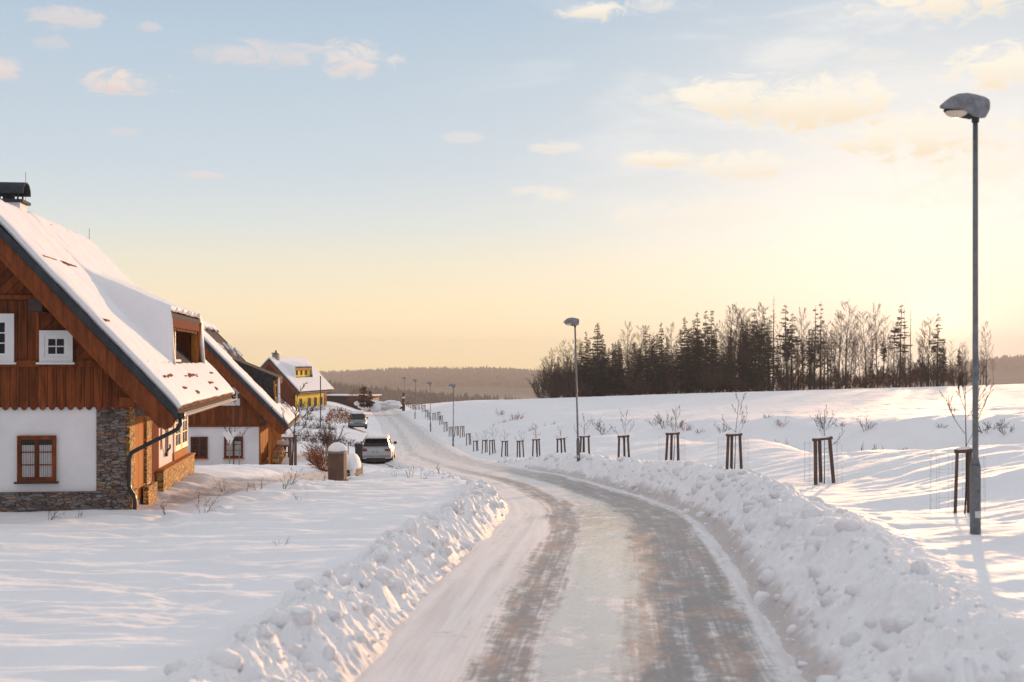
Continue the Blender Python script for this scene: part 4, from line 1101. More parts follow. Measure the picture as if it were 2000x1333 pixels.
# grove on the crest of the field
protoS = [spruce(101, 18, 2.7, .10, 1.0, .40), spruce(102, 18, 2.1, .22, .9, .45), spruce(103, 18, 2.3, .45, .8, .38, bareness=.25), spruce(104, 18, 1.5, .30, .75, .5, bareness=.4), spruce(105, 18, 1.8, .55, 1.0, .3)]
protoD = [spruce(111, 18, 1.9, .35, .55, .25, bareness=.5, name='leafless_larch', needle=False)]
protoB = [bare_tree(121, 17, .17, .34, 24, (7, 5), .75, .27, rmin=.013), bare_tree(122, 17, .15, .42, 22, (7, 5), .65, .22, rmin=.013), bare_tree(123, 17, .19, .26, 22, (8, 5), .9, .32, fork=True, rmin=.013), bare_tree(124, 17, .12, .45, 20, (6, 4), .55, .16, rmin=.013), bare_tree(125, 12, .14, .10, 26, (8, 5), .95, .40, rmin=.014)]
used = set()
grove = []
def grove_tree(kind, px, top, D=None, w=None):
    src = {'s0': protoS[0], 's1': protoS[1], 's2': protoS[2], 's3': protoS[3], 's4': protoS[4], 'd0': protoD[0], 'b0': protoB[0], 'b1': protoB[1], 'b2': protoB[2], 'b3': protoB[3], 'b4': protoB[4]}[kind]
    D = D or 284; x = (px-1000)*D/F; z = ZB(x, D); hh = (HOR-top)*D/F-z
    o = src if src.name not in used else copy_tree(src); used.add(src.name)
    base = 12. if kind == 'b4' else 17. if kind[0] == 'b' else 18.
    s = hh/base; put(o, x, D, z=z-.1, rz=random.random()*6.28, s=((w or 1)*s*random.uniform(.85, 1.15),)*2+(s,))
    grove.append((px, kind, o, D))
for a in [('b4', 1062, 705), ('b4', 1080, 690), ('b0', 1100, 672), ('b4', 1092, 720), ('b2', 1120, 668), ('s1', 1146, 645, 282), ('s0', 1167, 629, 280, 1.2), ('s0', 1150, 660, 292, 1.2), ('b4', 1185, 690), ('s1', 1188, 677), ('b1', 1203, 670),
          ('s0', 1212, 690), ('b0', 1228, 638), ('b2', 1243, 642), ('s0', 1226, 690, 290), ('s1', 1260, 632, 280, .8), ('s0', 1250, 676), ('s4', 1275, 655), ('s1', 1291, 627, 281, 1.0), ('s0', 1303, 655), ('b0', 1312, 640), ('s1', 1322, 662), ('s0', 1337, 617, 280, .9), ('s0', 1345, 640),
          ('s1', 1362, 606), ('s2', 1376, 604, 282, 1.1), ('s1', 1388, 603), ('s0', 1370, 660), ('b0', 1400, 640), ('b1', 1420, 600), ('b0', 1436, 606), ('s0', 1410, 700), ('s1', 1447, 640), ('b2', 1463, 610), ('s2', 1476, 600), ('s2', 1490, 607, 281, 1.1), ('b1', 1480, 596),
          ('d0', 1510, 577, 280, 1.1), ('s2', 1537, 593, 281, 1.2), ('s4', 1535, 650), ('b0', 1569, 612), ('s3', 1590, 596, 280, 1.2), ('s3', 1602, 585, 281, 1.0), ('b1', 1560, 660), ('b3', 1618, 632), ('b1', 1638, 610), ('b0', 1652, 600, 280, 1.1), ('b2', 1660, 640, 283, .8),
          ('b1', 1692, 612), ('b3', 1703, 618), ('b0', 1714, 604, 285), ('s4', 1726, 655, 281, .9), ('b3', 1726, 618), ('s2', 1757, 593, 280, 1.3), ('d0', 1768, 598, 282, .7), ('d0', 1777, 600, 280, .8), ('b3', 1745, 630), ('b1', 1800, 628), ('b1', 1813, 622),
          ('s2', 1830, 610, 280, 1.0), ('s1', 1842, 660), ('b3', 1862, 665), ('s4', 1873, 676), ('b3', 1888, 668), ('b0', 1926, 636, 282, .8), ('b3', 1908, 680), ('b3', 1940, 690), ('s0', 1135, 668, 284, 1.2), ('s1', 1175, 650, 285, 1.3), ('s0', 1197, 668, 283, 1.2), ('s0', 1238, 668, 286, 1.2), ('s1', 1270, 650, 286, 1.2), ('s0', 1283, 650, 284, 1.1), ('s0', 1330, 640, 286, 1.2), ('s1', 1353, 622, 284, 1.2), ('s0', 1397, 640, 284, 1.1), ('s0', 1425, 655, 285, 1.1), ('s1', 1455, 628, 284, 1.1), ('s0', 1470, 650, 285, 1.1), ('s1', 1500, 622, 284, 1.2), ('s2', 1545, 610, 285, 1.1), ('s2', 1582, 640, 284, 1.0)]:
    grove_tree(*a)
rg = random.Random(31)
for i in range(170):      # rows standing deeper in the grove
    px = 1075+rg.random()**1.35*850; dark = px < 1520
    kind = rg.choice(['s0', 's1', 's0', 's4', 'b1', 'b0', 'b2'] if dark else ['b3', 'b1', 'b3', 's3', 'b0'])
    top = np.interp(px, [1060, 1150, 1300, 1420, 1600, 1850, 1930], [715, 668, 650, 628, 640, 665, 690])+rg.uniform(-5, 70 if dark else 45)
    grove_tree(kind, px, top, rg.uniform(287, 312))
for i in range(46):      # low trees filling the dark left half
    px = 1135+i*(1500-1135)/46+rg.uniform(-4, 4)
    grove_tree(rg.choice(['s0', 's1', 'b2', 's0']), px, rg.uniform(668, 718), rg.uniform(281, 290), 1.35)
words = {'s': ('dark spruce', 'spruce'), 'd': ('bare short-branched larch', 'larch'), 'b': ('bare leafless tree', 'bare tree')}
for kk in 'sdb':
    sel = sorted([g_ for g_ in grove if g_[1][0] == kk], key=lambda q: q[0])
    for i, (px, kind, o, D) in enumerate(sel):
        ht = (-px)
        where = 'front edge' if D < 287 else 'back rows'
        tag(o, '%s in the %s of the grove, %s %s from the left' % (words[kk][0], where, ordn(i+1), words[kk][1]), 'tree', {'s': 'spruces of the grove on the field', 'd': 'larches of the grove on the field', 'b': 'bare trees of the grove on the field'}[kk])
# undergrowth at the foot of the grove
under = [shrub(201, 3.2, 3.0, 16, MAT['redtwig'], .022, 2, (5, 4), 'undergrowth_bush', .03), shrub(202, 4.6, 3.0, 14, MAT['twig'], .024, 2, (5, 4), 'undergrowth_bush', .035), shrub(203, 2.4, 3.6, 18, MAT['twig'], .02, 2, (5, 3), 'undergrowth_bush', .03)]
ub = []
for i in range(92):
    px = 1052+(1890-1052)*(i+rg.random()*.8)/92; D = rg.uniform(279, 296)
    k = rg.choice([0, 1, 1, 2, 0]) if px > 1130 else rg.choice([1, 1, 2])
    src = under[k]; o = src if src.name not in used else copy_tree(src); used.add(src.name)
    x = (px-1000)*D/F; put(o, x, D, rz=rg.random()*6.28, s=rg.uniform(.8, 1.5)*(1.35 if px < 1130 else 1.1), sink=.1); ub.append(o)
    tag(o, 'leafless bush under the grove, %s bush counted from its left end' % ordn(i+1), 'bush', 'bushes along the foot of the grove')

# ------------------------------------------------------------ street lamps along the road
def make_lamp():
    root = empty('street_lamp', (0, 0, 0))
    m = MB(); m.tube([(0, 0, .95), (0, 0, 1.06), (0, 0, 5.72)], [.068, .040, .034], 16); m.build('pole', MAT['galv'], root, smooth=True)
    m = MB(); m.tube([(0, 0, -.5), (0, 0, .90), (0, 0, .955)], [.072, .072, .068], 18); sl2 = m.build('pole_base', MAT['galv'], root, smooth=True)
    m = MB(); m.prism([(-.03, -.0735, .24), (.042, -.0735, .24), (.042, -.0735, .33), (-.03, -.0735, .33)], (0, .004, 0)); m.build('sticker', MAT['sticker'], sl2)
    m = MB(); m.tube([(.015, -.074, .60), (.015, -.068, .60)], .010, 8); m.build('bolt', MAT['black'], sl2)
    # head: a drop shaped housing reaching to the left over the road
    secs = [(.185, .0, .02, 5.90, 5.86), (.175, .075, .05, 5.955, 5.78), (.13, .115, .10, 5.985, 5.70), (.0, .14, .14, 6.02, 5.69), (-.12, .148, .15, 6.04, 5.745), (-.24, .142, .15, 6.03, 5.775), (-.34, .12, .14, 5.985, 5.80), (-.42, .085, .11, 5.925, 5.82), (-.47, .04, .06, 5.88, 5.83), (-.49, .005, .01, 5.86, 5.845)]
    rings = []
    for x, w, w2, zt, zb in secs:
        r_ = []; cz = (zt*.42+zb*.58)
        for i in range(18):
            a = 2*math.pi*i/18; ca, sa = math.cos(a), math.sin(a)
            r_.append((x, max(w, .004)*ca*(1 if sa > 0 else .96), cz+(zt-cz)*max(sa, 0)**.85+(cz-zb)*-abs(min(sa, 0))**.6*(1 if sa < 0 else 0)))
        rings.append(r_)
    m = MB(); m.loft(rings); hd_ = m.build('lamp_head', MAT['frost'], root, smooth=True)
    m = MB(); m.tube([(0, 0, 5.64), (0, 0, 5.74)], [.05, .052], 12); m.build('collar', MAT['trim'], hd_)
    m = MB(); m.ell((-.25, 0, 5.785), (.17, .105, -.085), 16, 6, 0); m.build('lamp_glass', MAT['lampglass'], hd_, smooth=True)
    m = MB(); m.tube([(-.43, 0, 5.80), (-.34, 0, 5.775), (-.06, 0, 5.735)], [.02, .05, .06], 8); m.build('hinge_frame', MAT['trim'], hd_, smooth=True)
    
    return root
lamp = make_lamp()
for i, (px, py, D, hgt) in enumerate([(1905, 1045, 17.5, 6.0), (1130, 905, 53, 6.0), (885, 870, 125, 6.0), (841, 843, 159.5, 6.0), (810.5, 819, 195, 6.0), (790.5, 803, 231, 6.0)]):
    o = lamp if i == 0 else copy_tree(lamp); p = P(px, py, D); o.location = (p.x, p.y, p.z)
    top = [182, 620, 750, 746, 741, 737][i]; s = (py-top)*D/F/6.04; o.scale = (1, 1, s) if i < 2 else (1.15, 1.15, s)
    if i: o.rotation_euler = (0, R([0, -1.5, .6, -.5, .8, 0][i]), R([0, -12, -20, -20, -18, -18][i]))
    tag(o, ['tall grey street lamp standing nearest, at the right edge of the snowy verge', 'second nearest street lamp, beside a wooden tree stake and left of the grove', 'street lamp third from the camera, beyond the road bend',
            'street lamp fourth from the camera, by the row of stakes', 'street lamp fifth from the camera, before the road crest', 'farthest street lamp, at the crest beside a dark post'][i], 'street lamp', 'street lamps along the road')

# ------------------------------------------------------------ wooden stakes round the saplings
def make_stakes():
    root = empty('tree_stake', (0, 0, 0)); rnd = random.Random(3)
    top = []; 
    for k in range(3):
        a = R(100)+k*R(120); b = Vector((math.cos(a)*.27, math.sin(a)*.27, -.45)); t = Vector((math.cos(a)*.20, math.sin(a)*.20, 1.03+.02*k)); top.append(t)
        m = MB(); m.tube([b, (b+t)/2, t], [.047, .045, .044], 9); m.build('post', MAT['stake'], root, smooth=False)
    for k in range(3):
        a, b = top[k], top[(k+1) % 3]; d = (b-a).normalized()*.07
        m = MB(); m.tube([a-d+Vector((0, 0, .01+.003*k)), b+d+Vector((0, 0, .01+.003*k))], .038, 8); cb = m.build('crossbar', MAT['stake'], root)
        m = MB(); c_ = (a+b)/2+Vector((0, 0, .055)); 
        m.loft([[tuple((a-d*.8).lerp(b+d*.8, t)+Vector((0, 0, .035))+Vector((-d.y, d.x, 0)).normalized()*math.cos(q)*.036*s_+Vector((0, 0, math.sin(q)*.045*s_))) for q in [math.pi*j/5 for j in range(6)]] for t, s_ in ((0, .3), (.1, .9), (.35, .8), (.6, 1.0), (.9, .85), (1, .3))])
        m.build('snow', MAT['snow'], cb, smooth=True)
    return root
stk = make_stakes()
spots = [(1870, 1003, 22), (1608, 944, 31), (1432, 921, 38), (1312, 910, 44), (1219, 907, 51), (1141, 900, 58.5), (1097, 898, 67), (1048, 896, 76), (1016, 895, 85), (986, 893.5, 93), (962, 891, 101), (947, 887, 107), (930, 882, 116),
         (916, 877.5, 124), (903, 874, 132), (892, 867, 140), (881, 858, 149), (871, 854, 157), (862, 849, 165), (857, 843, 172), (848, 838, 180), (839, 834, 189), (834, 829, 196), (828, 825, 205), (822, 821, 214), (816, 817, 223), (810, 812, 231), (805, 808, 238), (801, 805, 245), (796, 800, 252)]
saps = [bare_tree(300+i, 2.35, .020, .48, 7, (3, 2), .6, .34, rmin=.0045, name='sapling') for i in range(4)]
sapB = bare_tree(310, 2.75, .024, .52, 6, (4, 3), .55, .40, rmin=.006, name='sapling', lean=.05)
def cage():
    m = MB(); R_ = .46
    for k in range(12):
        a = k*R(30); m.tube([(math.cos(a)*R_, math.sin(a)*R_, -.1), (math.cos(a)*R_*.98, math.sin(a)*R_, .98)], .0016, 3, cap=False)
    for z in (.2, .45, .7, .95): m.tube([(math.cos(R(30*k))*R_, math.sin(R(30*k))*R_, z) for k in range(13)], .0014, 3, cap=False)
    return m.build('wire_guard', MAT['steel'])
cg = cage(); rs = random.Random(9)
sap_top = {0: 748, 1: 800, 2: 780, 3: 795, 4: 808, 5: 812, 6: 838, 7: 828, 8: 845, 9: 842, 10: 832, 11: 840, 12: 846, 13: 850, 14: 850, 15: 832, 17: 822, 20: 815}
for i, (px, py, D) in enumerate(spots):
    o = stk if i == 0 else copy_tree(stk); p = P(px, py, D); x, y = p.x, p.y
    z = p.z+.02
    z = Z1(x, y)+.02 if i > 5 else z
    o.location = (x+(.13 if i == 0 else 0), y, z); o.rotation_euler = (R(rs.uniform(-2, 2)), R(rs.uniform(-2.5, 2.5)), R(-10+rs.uniform(-12, 12)) if i else R(75))
    hs = [118, 83, 68, 60, 52, 45][i]*D/F/1.04 if i < 6 else 1.0
    o.scale = (1, 1, hs)
    if i == 0: o.rotation_euler = (0, R(3), R(70)); o.scale = (.65, .65, hs)
    w_ = 'nearest three-post wooden tree stake, partly hidden by the nearest street lamp' if i == 0 else 'three-post wooden tree stake with snowy crossbars, %s of the row counted from the camera' % ordn(i+1)
    tag(o, w_, 'tree stake', 'tree stakes along the right side of the road')
    if i in sap_top:
        src = sapB if i == 0 else saps[i % 4]
        q = src if src.name not in used else copy_tree(src); used.add(src.name)
        H = (HOR-sap_top[i])*D/F-z; s = H/(2.75 if i == 0 else 2.35)
        q.location = (x+(.03 if i else .12), y+.02, z); q.rotation_euler = (0, 0, rs.random()*6); q.scale = (s*1.0, s*1.0, s)
        tag(q, 'tall forked sapling behind the nearest street lamp' if i == 0 else 'thin bare sapling growing inside the %s tree stake of the row' % ordn(i+1), 'sapling', 'saplings along the right side of the road')
    if i < 4:
        q = cg if i == 0 else copy_tree(cg); q.location = (x, y, z); tag(q, 'thin wire guard around the %s tree stake from the camera' % ordn(i+1), 'wire guard', 'wire guards round the nearest saplings')

# dark marker post and little snow mound by the farthest lamp
m = MB(); p = P(788, 800, 228); m.tube([(0, 0, -.6), (0, 0, 2.95)], .22, 8); mp = empty('marker_post', p, 0, 'thick dark post with a white band beside the farthest street lamp', 'post')
m.build('post', MAT['dark_wood'], mp); m = MB(); m.tube([(0, 0, 1.95), (0, 0, 2.25)], .235, 10); m.build('band', MAT['white'], mp); m = MB(); m.ell((-.5, .1, .25), (.45, .3, .3), 8, 5, -.6); m.build('box', MAT['black'], mp)

# ------------------------------------------------------------ cars
def make_car(name, paint, facing_away=True, hatch=True):
    """local: x across, y forward, z up; origin on the ground under the middle"""
    root = empty(name, (0, 0, 0))
    st = [ # y, half width low, half width belt, z sill, z mid, z belt/deck
        (-2.18, .78, .70, .42, .60, .78), (-2.12, .88, .82, .30, .66, 1.00), (-1.7, .945, .90, .26, .68, 1.04), (-.6, .955, .91, .24, .68, 1.03), (.7, .955, .905, .24, .66, .99), (1.25, .945, .88, .25, .64, .97), (1.95, .90, .78, .28, .60, .86), (2.18, .72, .62, .36, .55, .70)]
    rings = []
    for y, wl, wb, zs, zm, zb in st:
        rings.append([(-wl*.9, y, zs), (wl*.9, y, zs), (wl, y, zs+.12), (wl, y, zm), (wb+.02, y, zb-.10), (wb-.06, y, zb), (0, y, zb+.02), (-wb+.06, y, zb), (-wb-.02, y, zb-.10), (-wl, y, zm), (-wl, y, zs+.12)])
    m = MB(); m.loft(rings); body = m.build('body', MAT[paint], root, smooth=True)
    b = body.modifiers.new('s', 'SUBSURF'); b.levels = 1; b.render_levels = 2
    # cabin
    cs = [(-2.06, .80, 1.00, .80, 1.02), (-1.62, .84, 1.0, .66, 1.53), (-1.0, .86, 1.0, .67, 1.60), (-.1, .87, .98, .67, 1.62), (.45, .86, .97, .63, 1.56), (1.22, .80, .95, .74, .98)]
    rings = [[(-wb, y, zb), (wb, y, zb), (wt, y, zt-.04), (wt-.09, y, zt), (-wt+.09, y, zt), (-wt, y, zt-.04)] for y, wb, zb, wt, zt in cs]
    m = MB(); m.loft(rings); cab = m.build('cabin', MAT[paint], root, bevel=.02)
    # windows, slightly proud of the cabin
    m = MB(); m.prism([(-.74, -2.045, 1.08), (.74, -2.045, 1.08), (.60, -1.70, 1.47), (-.60, -1.70, 1.47)], (0, -.025, .02)); m.build('rear_window', MAT['glass'], cab)
    m = MB(); m.prism([(-.72, 1.17, 1.05), (.72, 1.17, 1.05), (.58, .55, 1.50), (-.58, .55, 1.50)], (0, .03, .03)); m.build('windscreen', MAT['glass'], cab)
    for s in (-1, 1):
        m = MB(); m.prism([(s*.852, -1.45, 1.09), (s*.865, .95, 1.06), (s*.705, .35, 1.50), (s*.70, -1.40, 1.47)], (s*.022, 0, .004)); m.build('side_window', MAT['glass'], cab)
        m = MB(); m.box(*sorted((s*.90, s*1.08)), .78, .90, 1.02, 1.18); m.build('mirror', MAT['black'], root, bevel=.03)
        m = MB(); m.box(*sorted((s*.50, s*.86)), -2.20, -2.06, .82, .93); m.build('tail_light', MAT['redlamp'], body, bevel=.015)
        m = MB(); m.box(*sorted((s*.45, s*.80)), 2.02, 2.16, .62, .74); m.build('headlight', MAT['plate'], body, bevel=.02)
        m = MB(); m.tube([(s*.60, -1.35, 1.60), (s*.60, -1.2, 1.66), (s*.60, .1, 1.68), (s*.60, .3, 1.61)], .018, 6); m.build('roof_rail', MAT['black'], cab)
        for y in (-1.38, 1.36):
            m = MB(); m.tube([(s*.70, y, .36), (s*.955, y, .36)], .365, 20); wh = m.build('wheel', MAT['rubber'], root, bevel=.03)
            m = MB(); m.tube([(s*.956, y, .36), (s*.966, y, .36)], .24, 14); m.build('rim', MAT['galv'], wh)
    m = MB(); m.box(-.26, .26, -2.225, -2.17, .70, .82); m.build('licence_plate', MAT['plate'], body)
    m = MB()
    for i in range(7):
        if i != 3: m.box(-.225+i*.064, -.19+i*.064, -2.2285, -2.2245, .73, .79)
    m.build('plate_lettering', MAT['black'], body)
    m = MB(); m.box(-.80, .80, -2.205, -2.12, .52, .545); m.box(-.52, .52, -2.215, -2.1, .26, .42); m.box(-.86, .86, -2.1, 2.0, .2, .27); m.build('lower_trim', MAT['black'], body)
    m = MB(); m.box(-.62, .62, -1.98, -1.74, 1.505, 1.56); m.build('spoiler', MAT[paint], cab, bevel=.02)
    return root, cab
def car_snow(cab, th, full=True):
    m = MB(); rnd = random.Random(2)
    rings = []
    for y, w, z, t in ((-1.70, .52, 1.55, .02), (-1.55, .60, 1.57, th*.8), (-1.0, .62, 1.605, th), (-.2, .62, 1.625, th*1.05), (.35, .58, 1.60, th*.8), (.55, .50, 1.55, .02)):
        rings.append([(w*math.cos(math.pi*j/10)*(1), y, z-.03+(t+.03)*min(1, math.sin(math.pi*j/10)*2.2)) for j in range(11)])
    m.loft(rings); m.build('snow', MAT['snow'], cab, smooth=True)
car, cab = make_car('parked_car', 'carwhite'); car_snow(cab, .035)
car.location = (P(738, 905, 69.5).x, 69.5+2.1, P(738, 905, 69.5).z); car.rotation_euler = (0, 0, R(3)); car.location.x -= .22; car.location.z -= .12; car.scale = (.95, .97, .95) 
tag(car, 'white estate car seen from behind, parked left of the road bend', 'car')
car2, cab2 = make_car('parked_car', 'cargrey'); car_snow(cab2, .22)
car2.location = (P(693.5, 839, 128).x, 130, P(693.5, 839, 128).z); car2.rotation_euler = (0, 0, R(188)); car2.scale = (.98, 1, .98)
tag(car2, 'grey-green car facing the camera under thick roof snow, farther up the street', 'car')

# ------------------------------------------------------------ gate pillar, bin, garden things on the left
gp = empty('gate_pillar', P(659, 946, 50)+Vector((0, 0, 0)), R(-4), 'square brown stone pillar wearing a round cap of snow', 'pillar')
m = MB(); m.box(-.31, .31, -.3, .3, -.6, 1.22); m.build('shaft', MAT['brownstone'] if 'brownstone' in MAT else MAT['stake'], gp, bevel=.01)
m = MB(); m.box(-.35, .35, -.34, .34, 1.222, 1.28); m.build('cap', MAT['stonegrey'], gp)
m = MB(); m.ell((0, 0, 1.30), (.375, .365, .34), 20, 8, -.02); m.build('snow_cap', MAT['snow'], gp, smooth=True).scale = (1, 1, 1)
gw = empty('gate_wall', P(681, 944, 51.2), R(-4), 'low stone wall end beside the brown pillar, draped in clinging snow', 'wall')
m = MB(); m.box(-.14, .26, -.1, 1.7, -.6, .62); m.build('wall', MAT['stone'], gw, bevel=.02)
m = MB(); n = 9
rings = []
rr = random.Random(6)
for i in range(n):
    z = .55+.62*i/(n-1); w = .30*math.sqrt(max(0.02, 1-(i/(n-1))**2.2)); rings.append([(.04+(w+.03*rr.random())*math.cos(R(30*k))+.02, .5+(w*2.6+.04*rr.random())*math.sin(R(30*k)), z) for k in range(12)])
m.loft(rings); m.build('snow', MAT['snow'], gw, smooth=True)
m = MB(); m.loft([[(.16+.16*s_*math.cos(R(40*k)), -.05+.14*s_*math.sin(R(40*k)), z) for k in range(9)] for z, s_ in ((-.1, 1.5), (.1, .9), (.35, .65), (.7, .9), (.85, .4))]); m.build('snow', MAT['snow'], gw, smooth=True)
wb = empty('wheelie_bin', P(701, 896, 67), R(5), 'dark wheeled rubbish bin standing left of the white car', 'bin')
m = MB(); m.prism([(-.24, -.25, 0), (.24, -.25, 0), (.29, -.25, .92), (-.29, -.25, .92)], (0, .5, 0)); m.build('bin_body', MAT['black'], wb, bevel=.02)
m = MB(); m.prism([(-.31, -.30, .925), (-.31, .3, .925), (-.31, .3, 1.03), (-.31, -.30, .97)], (.62, 0, 0)); m.build('lid', MAT['black'], wb, bevel=.015)
for s in (-1, 1): m = MB(); m.tube([(s*.20, .27, .09), (s*.27, .27, .09)], .09, 12); m.build('wheel', MAT['rubber'], wb)
wb.scale = (.72, .72, .8)
gt = empty('garden_table', P(547, 893, 72)+Vector((0, 0, .1)), R(4), 'garden table with bench carrying a thick slab of snow beside the second house', 'table')
m = MB(); m.box(-.60, .60, -.4, .4, .50, .56); m.build('tabletop', MAT['dark_wood'], gt)
m = MB(); m.box(-.62, .62, -.42, .42, .562, .80); m.build('snow', MAT['snow'], gt, bevel=.09)
for s in (-1, 1): m = MB(); m.box(s*.5-.04, s*.5+.04, -.3, .3, -.3, .5); m.build('leg', MAT['dark_wood'], gt)
m = MB(); m.box(-.6, .6, -.75, -.5, .16, .22); m.build('bench', MAT['dark_wood'], gt)
gt2 = empty('pergola', P(548, 880, 78), R(4), 'low frame with a snowy top rail behind the garden table', 'pergola')
for s in (-1, 1): m = MB(); m.tube([(s*.75, 0, -.6), (s*.75, 0, .72)], .05, 6); m.build('post', MAT['black'], gt2)
m = MB(); m.box(-.85, .85, -.07, .07, .722, .80); m.build('rail', MAT['black'], gt2)
m = MB(); m.box(-.88, .88, -.12, .12, .802, .95); m.build('snow', MAT['snow'], gt2, bevel=.05)
# staked garden tree by the second house
t_ = bare_tree(401, 3.3, .045, .38, 9, (5, 4), .8, .42, rmin=.010, name='garden_tree'); put_px(t_, 571, 59, z=P(571, 908, 59).z); tag(t_, 'bare young tree between two thick stakes right of the second house', 'tree')
for i, (px, h_) in enumerate(((567, 1.22), (577, 1.35))):
    m = MB(); m.tube([(0, 0, -.5), (0, 0, h_)], .065, 8); o = m.build('wooden_stake', MAT['stake'], None); o.location = P(px, 907, 58.6); tag(o, ['left and shorter', 'right and taller'][i]+' of two thick stakes beside the bare garden tree', 'stake', 'stakes of the garden tree')
t_ = bare_tree(402, 2.9, .03, .35, 10, (4, 3), .6, .36, rmin=.008, name='garden_tree'); put_px(t_, 456, 61, z=P(456, 909, 61).z); tag(t_, 'slender bare tree in front of the white wall of the second house', 'tree')
for i, px in enumerate((448, 467)):
    m = MB(); m.tube([(0, 0, -.3), (.02, 0, 1.2 if i == 0 else .8)], .022, 6); o = m.build('wooden_stake', MAT['stonegrey'], None); o.location = P(px, 909, 60.6); tag(o, ['taller thin pale stake left of', 'shorter thin stake right of'][i]+' the slender tree by the white wall', 'stake', 'stakes of the slender tree')
m = MB(); m.prism([(-.38, 0, 1.58), (.32, 0, 1.58), (.02, 0, .92)], (0, .012, 0)); o = m.build('sign_board', MAT['plaster'], None); o.location = P(449, 909, 60.9); tag(o, 'pale triangular board hanging before the second house window', 'board')
for i, (px, y0_, y1_, D) in enumerate(((626, 735, 824, 118), (680, 862, 880, 62), (584, 795, 823, 108))):
    a = P(px, y1_, D); h_ = (y1_-y0_)*D/F; m = MB(); m.tube([(0, 0, -.5), (0, 0, h_)], .05 if i == 0 else .02, 6); o = m.build('pole', MAT['steel'], None); o.location = a
    tag(o, ['tall thin dark pole in front of the yellow house', 'short thin rod behind the brown gate pillar', 'short thin post below the yellow house'][i], 'pole')
# bushes
def bush_px(o, px, py, D, label, cat='bush', s=1.0, group=None):
    p = P(px, py, D); o.location = p; o.scale = (s, s, s) if not hasattr(s, '__len__') else s; o.rotation_euler = (0, 0, random.random()*6); tag(o, label, cat, group); return o
bush_px(shrub(501, 1.5, 2.2, 20, MAT['twig'], .006, 2, (5, 4)), 632, 893, 72, 'big tangled bare bush behind the brown gate pillar')
bush_px(shrub(502, 1.6, .8, 18, MAT['redtwig'], .008, 2, (6, 4)), 645, 885, 73, 'upright red-brown bush in the middle of the tangled bush')
bush_px(shrub(503, 1.25, 1.3, 52, MAT['rust'], .007, 2, (5, 4)), 633, 918, 56, 'reddish bush left of the brown gate pillar')
bush_px(shrub(504, .9, .8, 16, MAT['redtwig'], .006, 2, (4, 3)), 645, 970, 44, 'thin reddish twigs in the snow before the brown gate pillar')
def ball_bush(seed, w, h, mat, name='bush'):
    rnd = random.Random(seed); mb = MB()
    for k in range(900):
        v = rv(rnd).normalized(); q = rnd.random()**.25; p0 = Vector((v.x*w*q*.8, v.y*w*q*.8, abs(v.z)*h*q*.85)); d = (v+Vector((0, 0, .6))+rv(rnd, .4)).normalized()
        mb.tube([p0, p0+d*rnd.uniform(.12, .3)], [.018, .007], 3, cap=False)
    return mb.build(name, mat, None)
bush_px(ball_bush(1, 1.35, 1.6, MAT['rust']), 660, 828, 112, 'round rusty orange bush left of the grey-green car')
bush_px(ball_bush(2, 2.6, 2.9, MAT['rust']), 703, 787, 205, 'large reddish bush near the crest beside the dark fir')
cf = spruce(601, 3.4, 1.1, .03, 1.1, .3, .08, name='fir_tree'); put_px(cf, 711, 206, z=P(711, 791, 206).z); tag(cf, 'small dark fir by the reddish bush at the road crest', 'tree')
cf = spruce(602, 2.5, .9, .03, 1.1, .3, .08, name='fir_tree'); put_px(cf, 722, 208, z=P(721, 791, 208).z); tag(cf, 'smaller dark fir right of the pointed one at the road crest', 'tree')
m = MB(); rr = random.Random(12)
for i in range(26): m.ell((rr.gauss(0, 1.6), rr.gauss(0, .8), rr.uniform(-.2, .9)), (rr.uniform(.5, 1.1), rr.uniform(.5, .9), rr.uniform(.3, .7)), 9, 6, -.9)
o = m.build('snow_heap', MAT['clod'], None, smooth=True); o.location = P(737, 796, 210); tag(o, 'heap of shovelled snow beside the small firs', 'snow heap')
# low hedge rows under snow between the yellow house and the bushes
hb = [shrub(511, .7, 1.5, 12, MAT['twig'], .009, 2, (5, 3), snow=46), shrub(512, .8, 1.2, 11, MAT['redtwig'], .010, 2, (4, 3), snow=36)]
k = 0
for row, (D, pa, pb, n) in enumerate(((104, 575, 690, 15), (96, 545, 665, 15), (122, 570, 655, 9), (150, 575, 640, 7), (176, 590, 700, 9))):
    for i in range(n):
        px = pa+(pb-pa)*(i+rs.random()*.7)/n; src = hb[rs.random() < .35]; o = src if src.name not in used else copy_tree(src); used.add(src.name)
        put_px(o, px, D+rs.uniform(-3, 3), rz=rs.random()*6, s=rs.uniform(.7, 1.15)); k += 1
        tag(o, 'snowy garden bush, %s from the left in the %s hedge row' % (ordn(i+1), ['second nearest', 'nearest', 'middle', 'fourth', 'farthest'][row]), 'bush', 'snowy hedge bushes behind the second house')
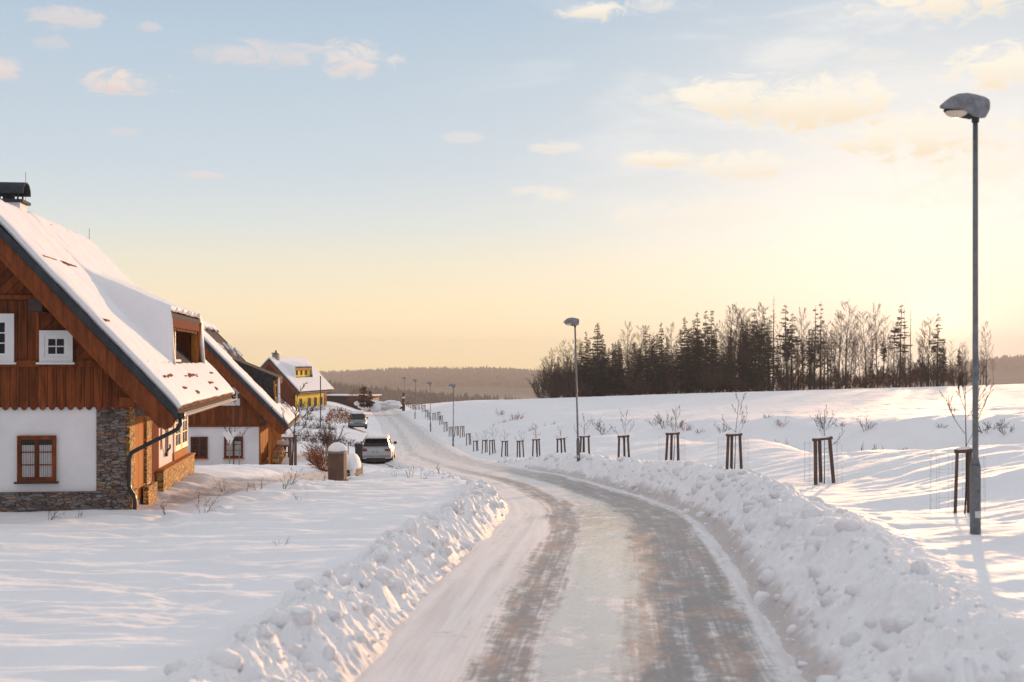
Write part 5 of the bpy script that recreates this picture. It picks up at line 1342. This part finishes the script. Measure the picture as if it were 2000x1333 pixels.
# dry bushes and weeds along the field edge on the right
wsrc = [shrub(521, .75, 1.0, 12, MAT['rust'], .006, 1, (4, 3), 'dry_bush', .010), shrub(522, .85, .7, 7, MAT['twig'], .006, 2, (4, 3), 'dry_bush', .010), shrub(523, .45, .9, 16, MAT['twig'], .005, 1, (3, 2), 'dry_bush', .007)]
wl = [(0, 975, 793, 158, 1.3), (0, 985, 801, 150, 1.5), (0, 995, 806, 146, 1.5), (0, 1004, 812, 140, 1.5), (0, 1012, 817, 134, 1.4), (0, 1040, 826, 122, 1.0), (1, 1075, 828, 116, 1.2), (1, 1087, 829, 113, 1.0), (1, 1165, 832, 96, 1.0), (1, 1178, 833, 94, 1.1), (1, 1297, 846, 80, 1.2), (0, 1325, 832, 80, 1.0), (0, 1338, 831, 79, .9),
      (1, 1280, 851, 84, .9), (2, 1368, 828, 77, .8), (0, 1528, 824, 66, .75), (2, 1500, 826, 68, .7), (2, 1460, 827, 70, .6), (1, 1610, 826, 63, 1.0), (2, 1640, 826, 62, .8), (1, 1690, 856, 52, 1.2), (1, 1722, 850, 53, .8), (1, 1690, 828, 58, .8), (2, 1655, 858, 54, .6), (1, 1520, 858, 60, .9), (2, 1840, 832, 55, .6), (2, 1925, 833, 52, 1.2), (2, 1945, 832, 52, 1.2), (2, 1965, 831, 51, 1.1), (1, 1410, 838, 72, .9),
      (2, 1765, 893, 40, .35), (2, 1790, 893, 39, .3), (2, 1815, 894, 38.5, .35)]
for i, (kk, px, py, D, s) in enumerate(sorted(wl, key=lambda q: q[1])):
    src = wsrc[kk]; o = src if src.name not in used else copy_tree(src); used.add(src.name)
    x = (px-1000)*D/F; z = Z1(x, D); put(o, x, D, z=min(z, 0), rz=rs.random()*6, s=s)
    tag(o, '%s dry bush from the left on the banks right of the road' % ordn(i+1), 'bush', 'dry bushes on the banks right of the road')
# weeds in the left field
w2 = [shrub(531, .75, .5, 4, MAT['twig'], .004, 2, (3, 2), 'weed_stalk', .007), shrub(532, .38, .4, 4, MAT['twig'], .003, 1, (3, 2), 'weed_stalk', .005)]
wl = [(0, 92, 1018, 29.5, .9), (1, 150, 1016, 30, 1.0), (0, 325, 1000, 31, .6), (0, 395, 1002, 30, .9), (0, 548, 960, 38, 1.0), (0, 565, 955, 39, .9), (1, 508, 962, 37, 1.3), (1, 480, 965, 37, 1.2), (0, 800, 942, 48, .9), (0, 825, 945, 46, .6), (1, 585, 985, 33, .8), (1, 550, 1085, 22, .6), (0, 860, 930, 50, .7), (0, 770, 930, 50, .6), (1, 840, 935, 49, .7), (0, 440, 958, 38, .7)]
for i, (kk, px, py, D, s) in enumerate(sorted(wl, key=lambda q: q[1])):
    src = w2[kk]; o = src if src.name not in used else copy_tree(src); used.add(src.name)
    x = (px-1000)*D/F; put(o, x, D, z=Z1(x, D), rz=rs.random()*6, s=s)
    tag(o, '%s dry weed stalk from the left in the snow left of the road' % ordn(i+1), 'weed', 'weed stalks in the snow left of the road')
# anything still at the origin was never placed
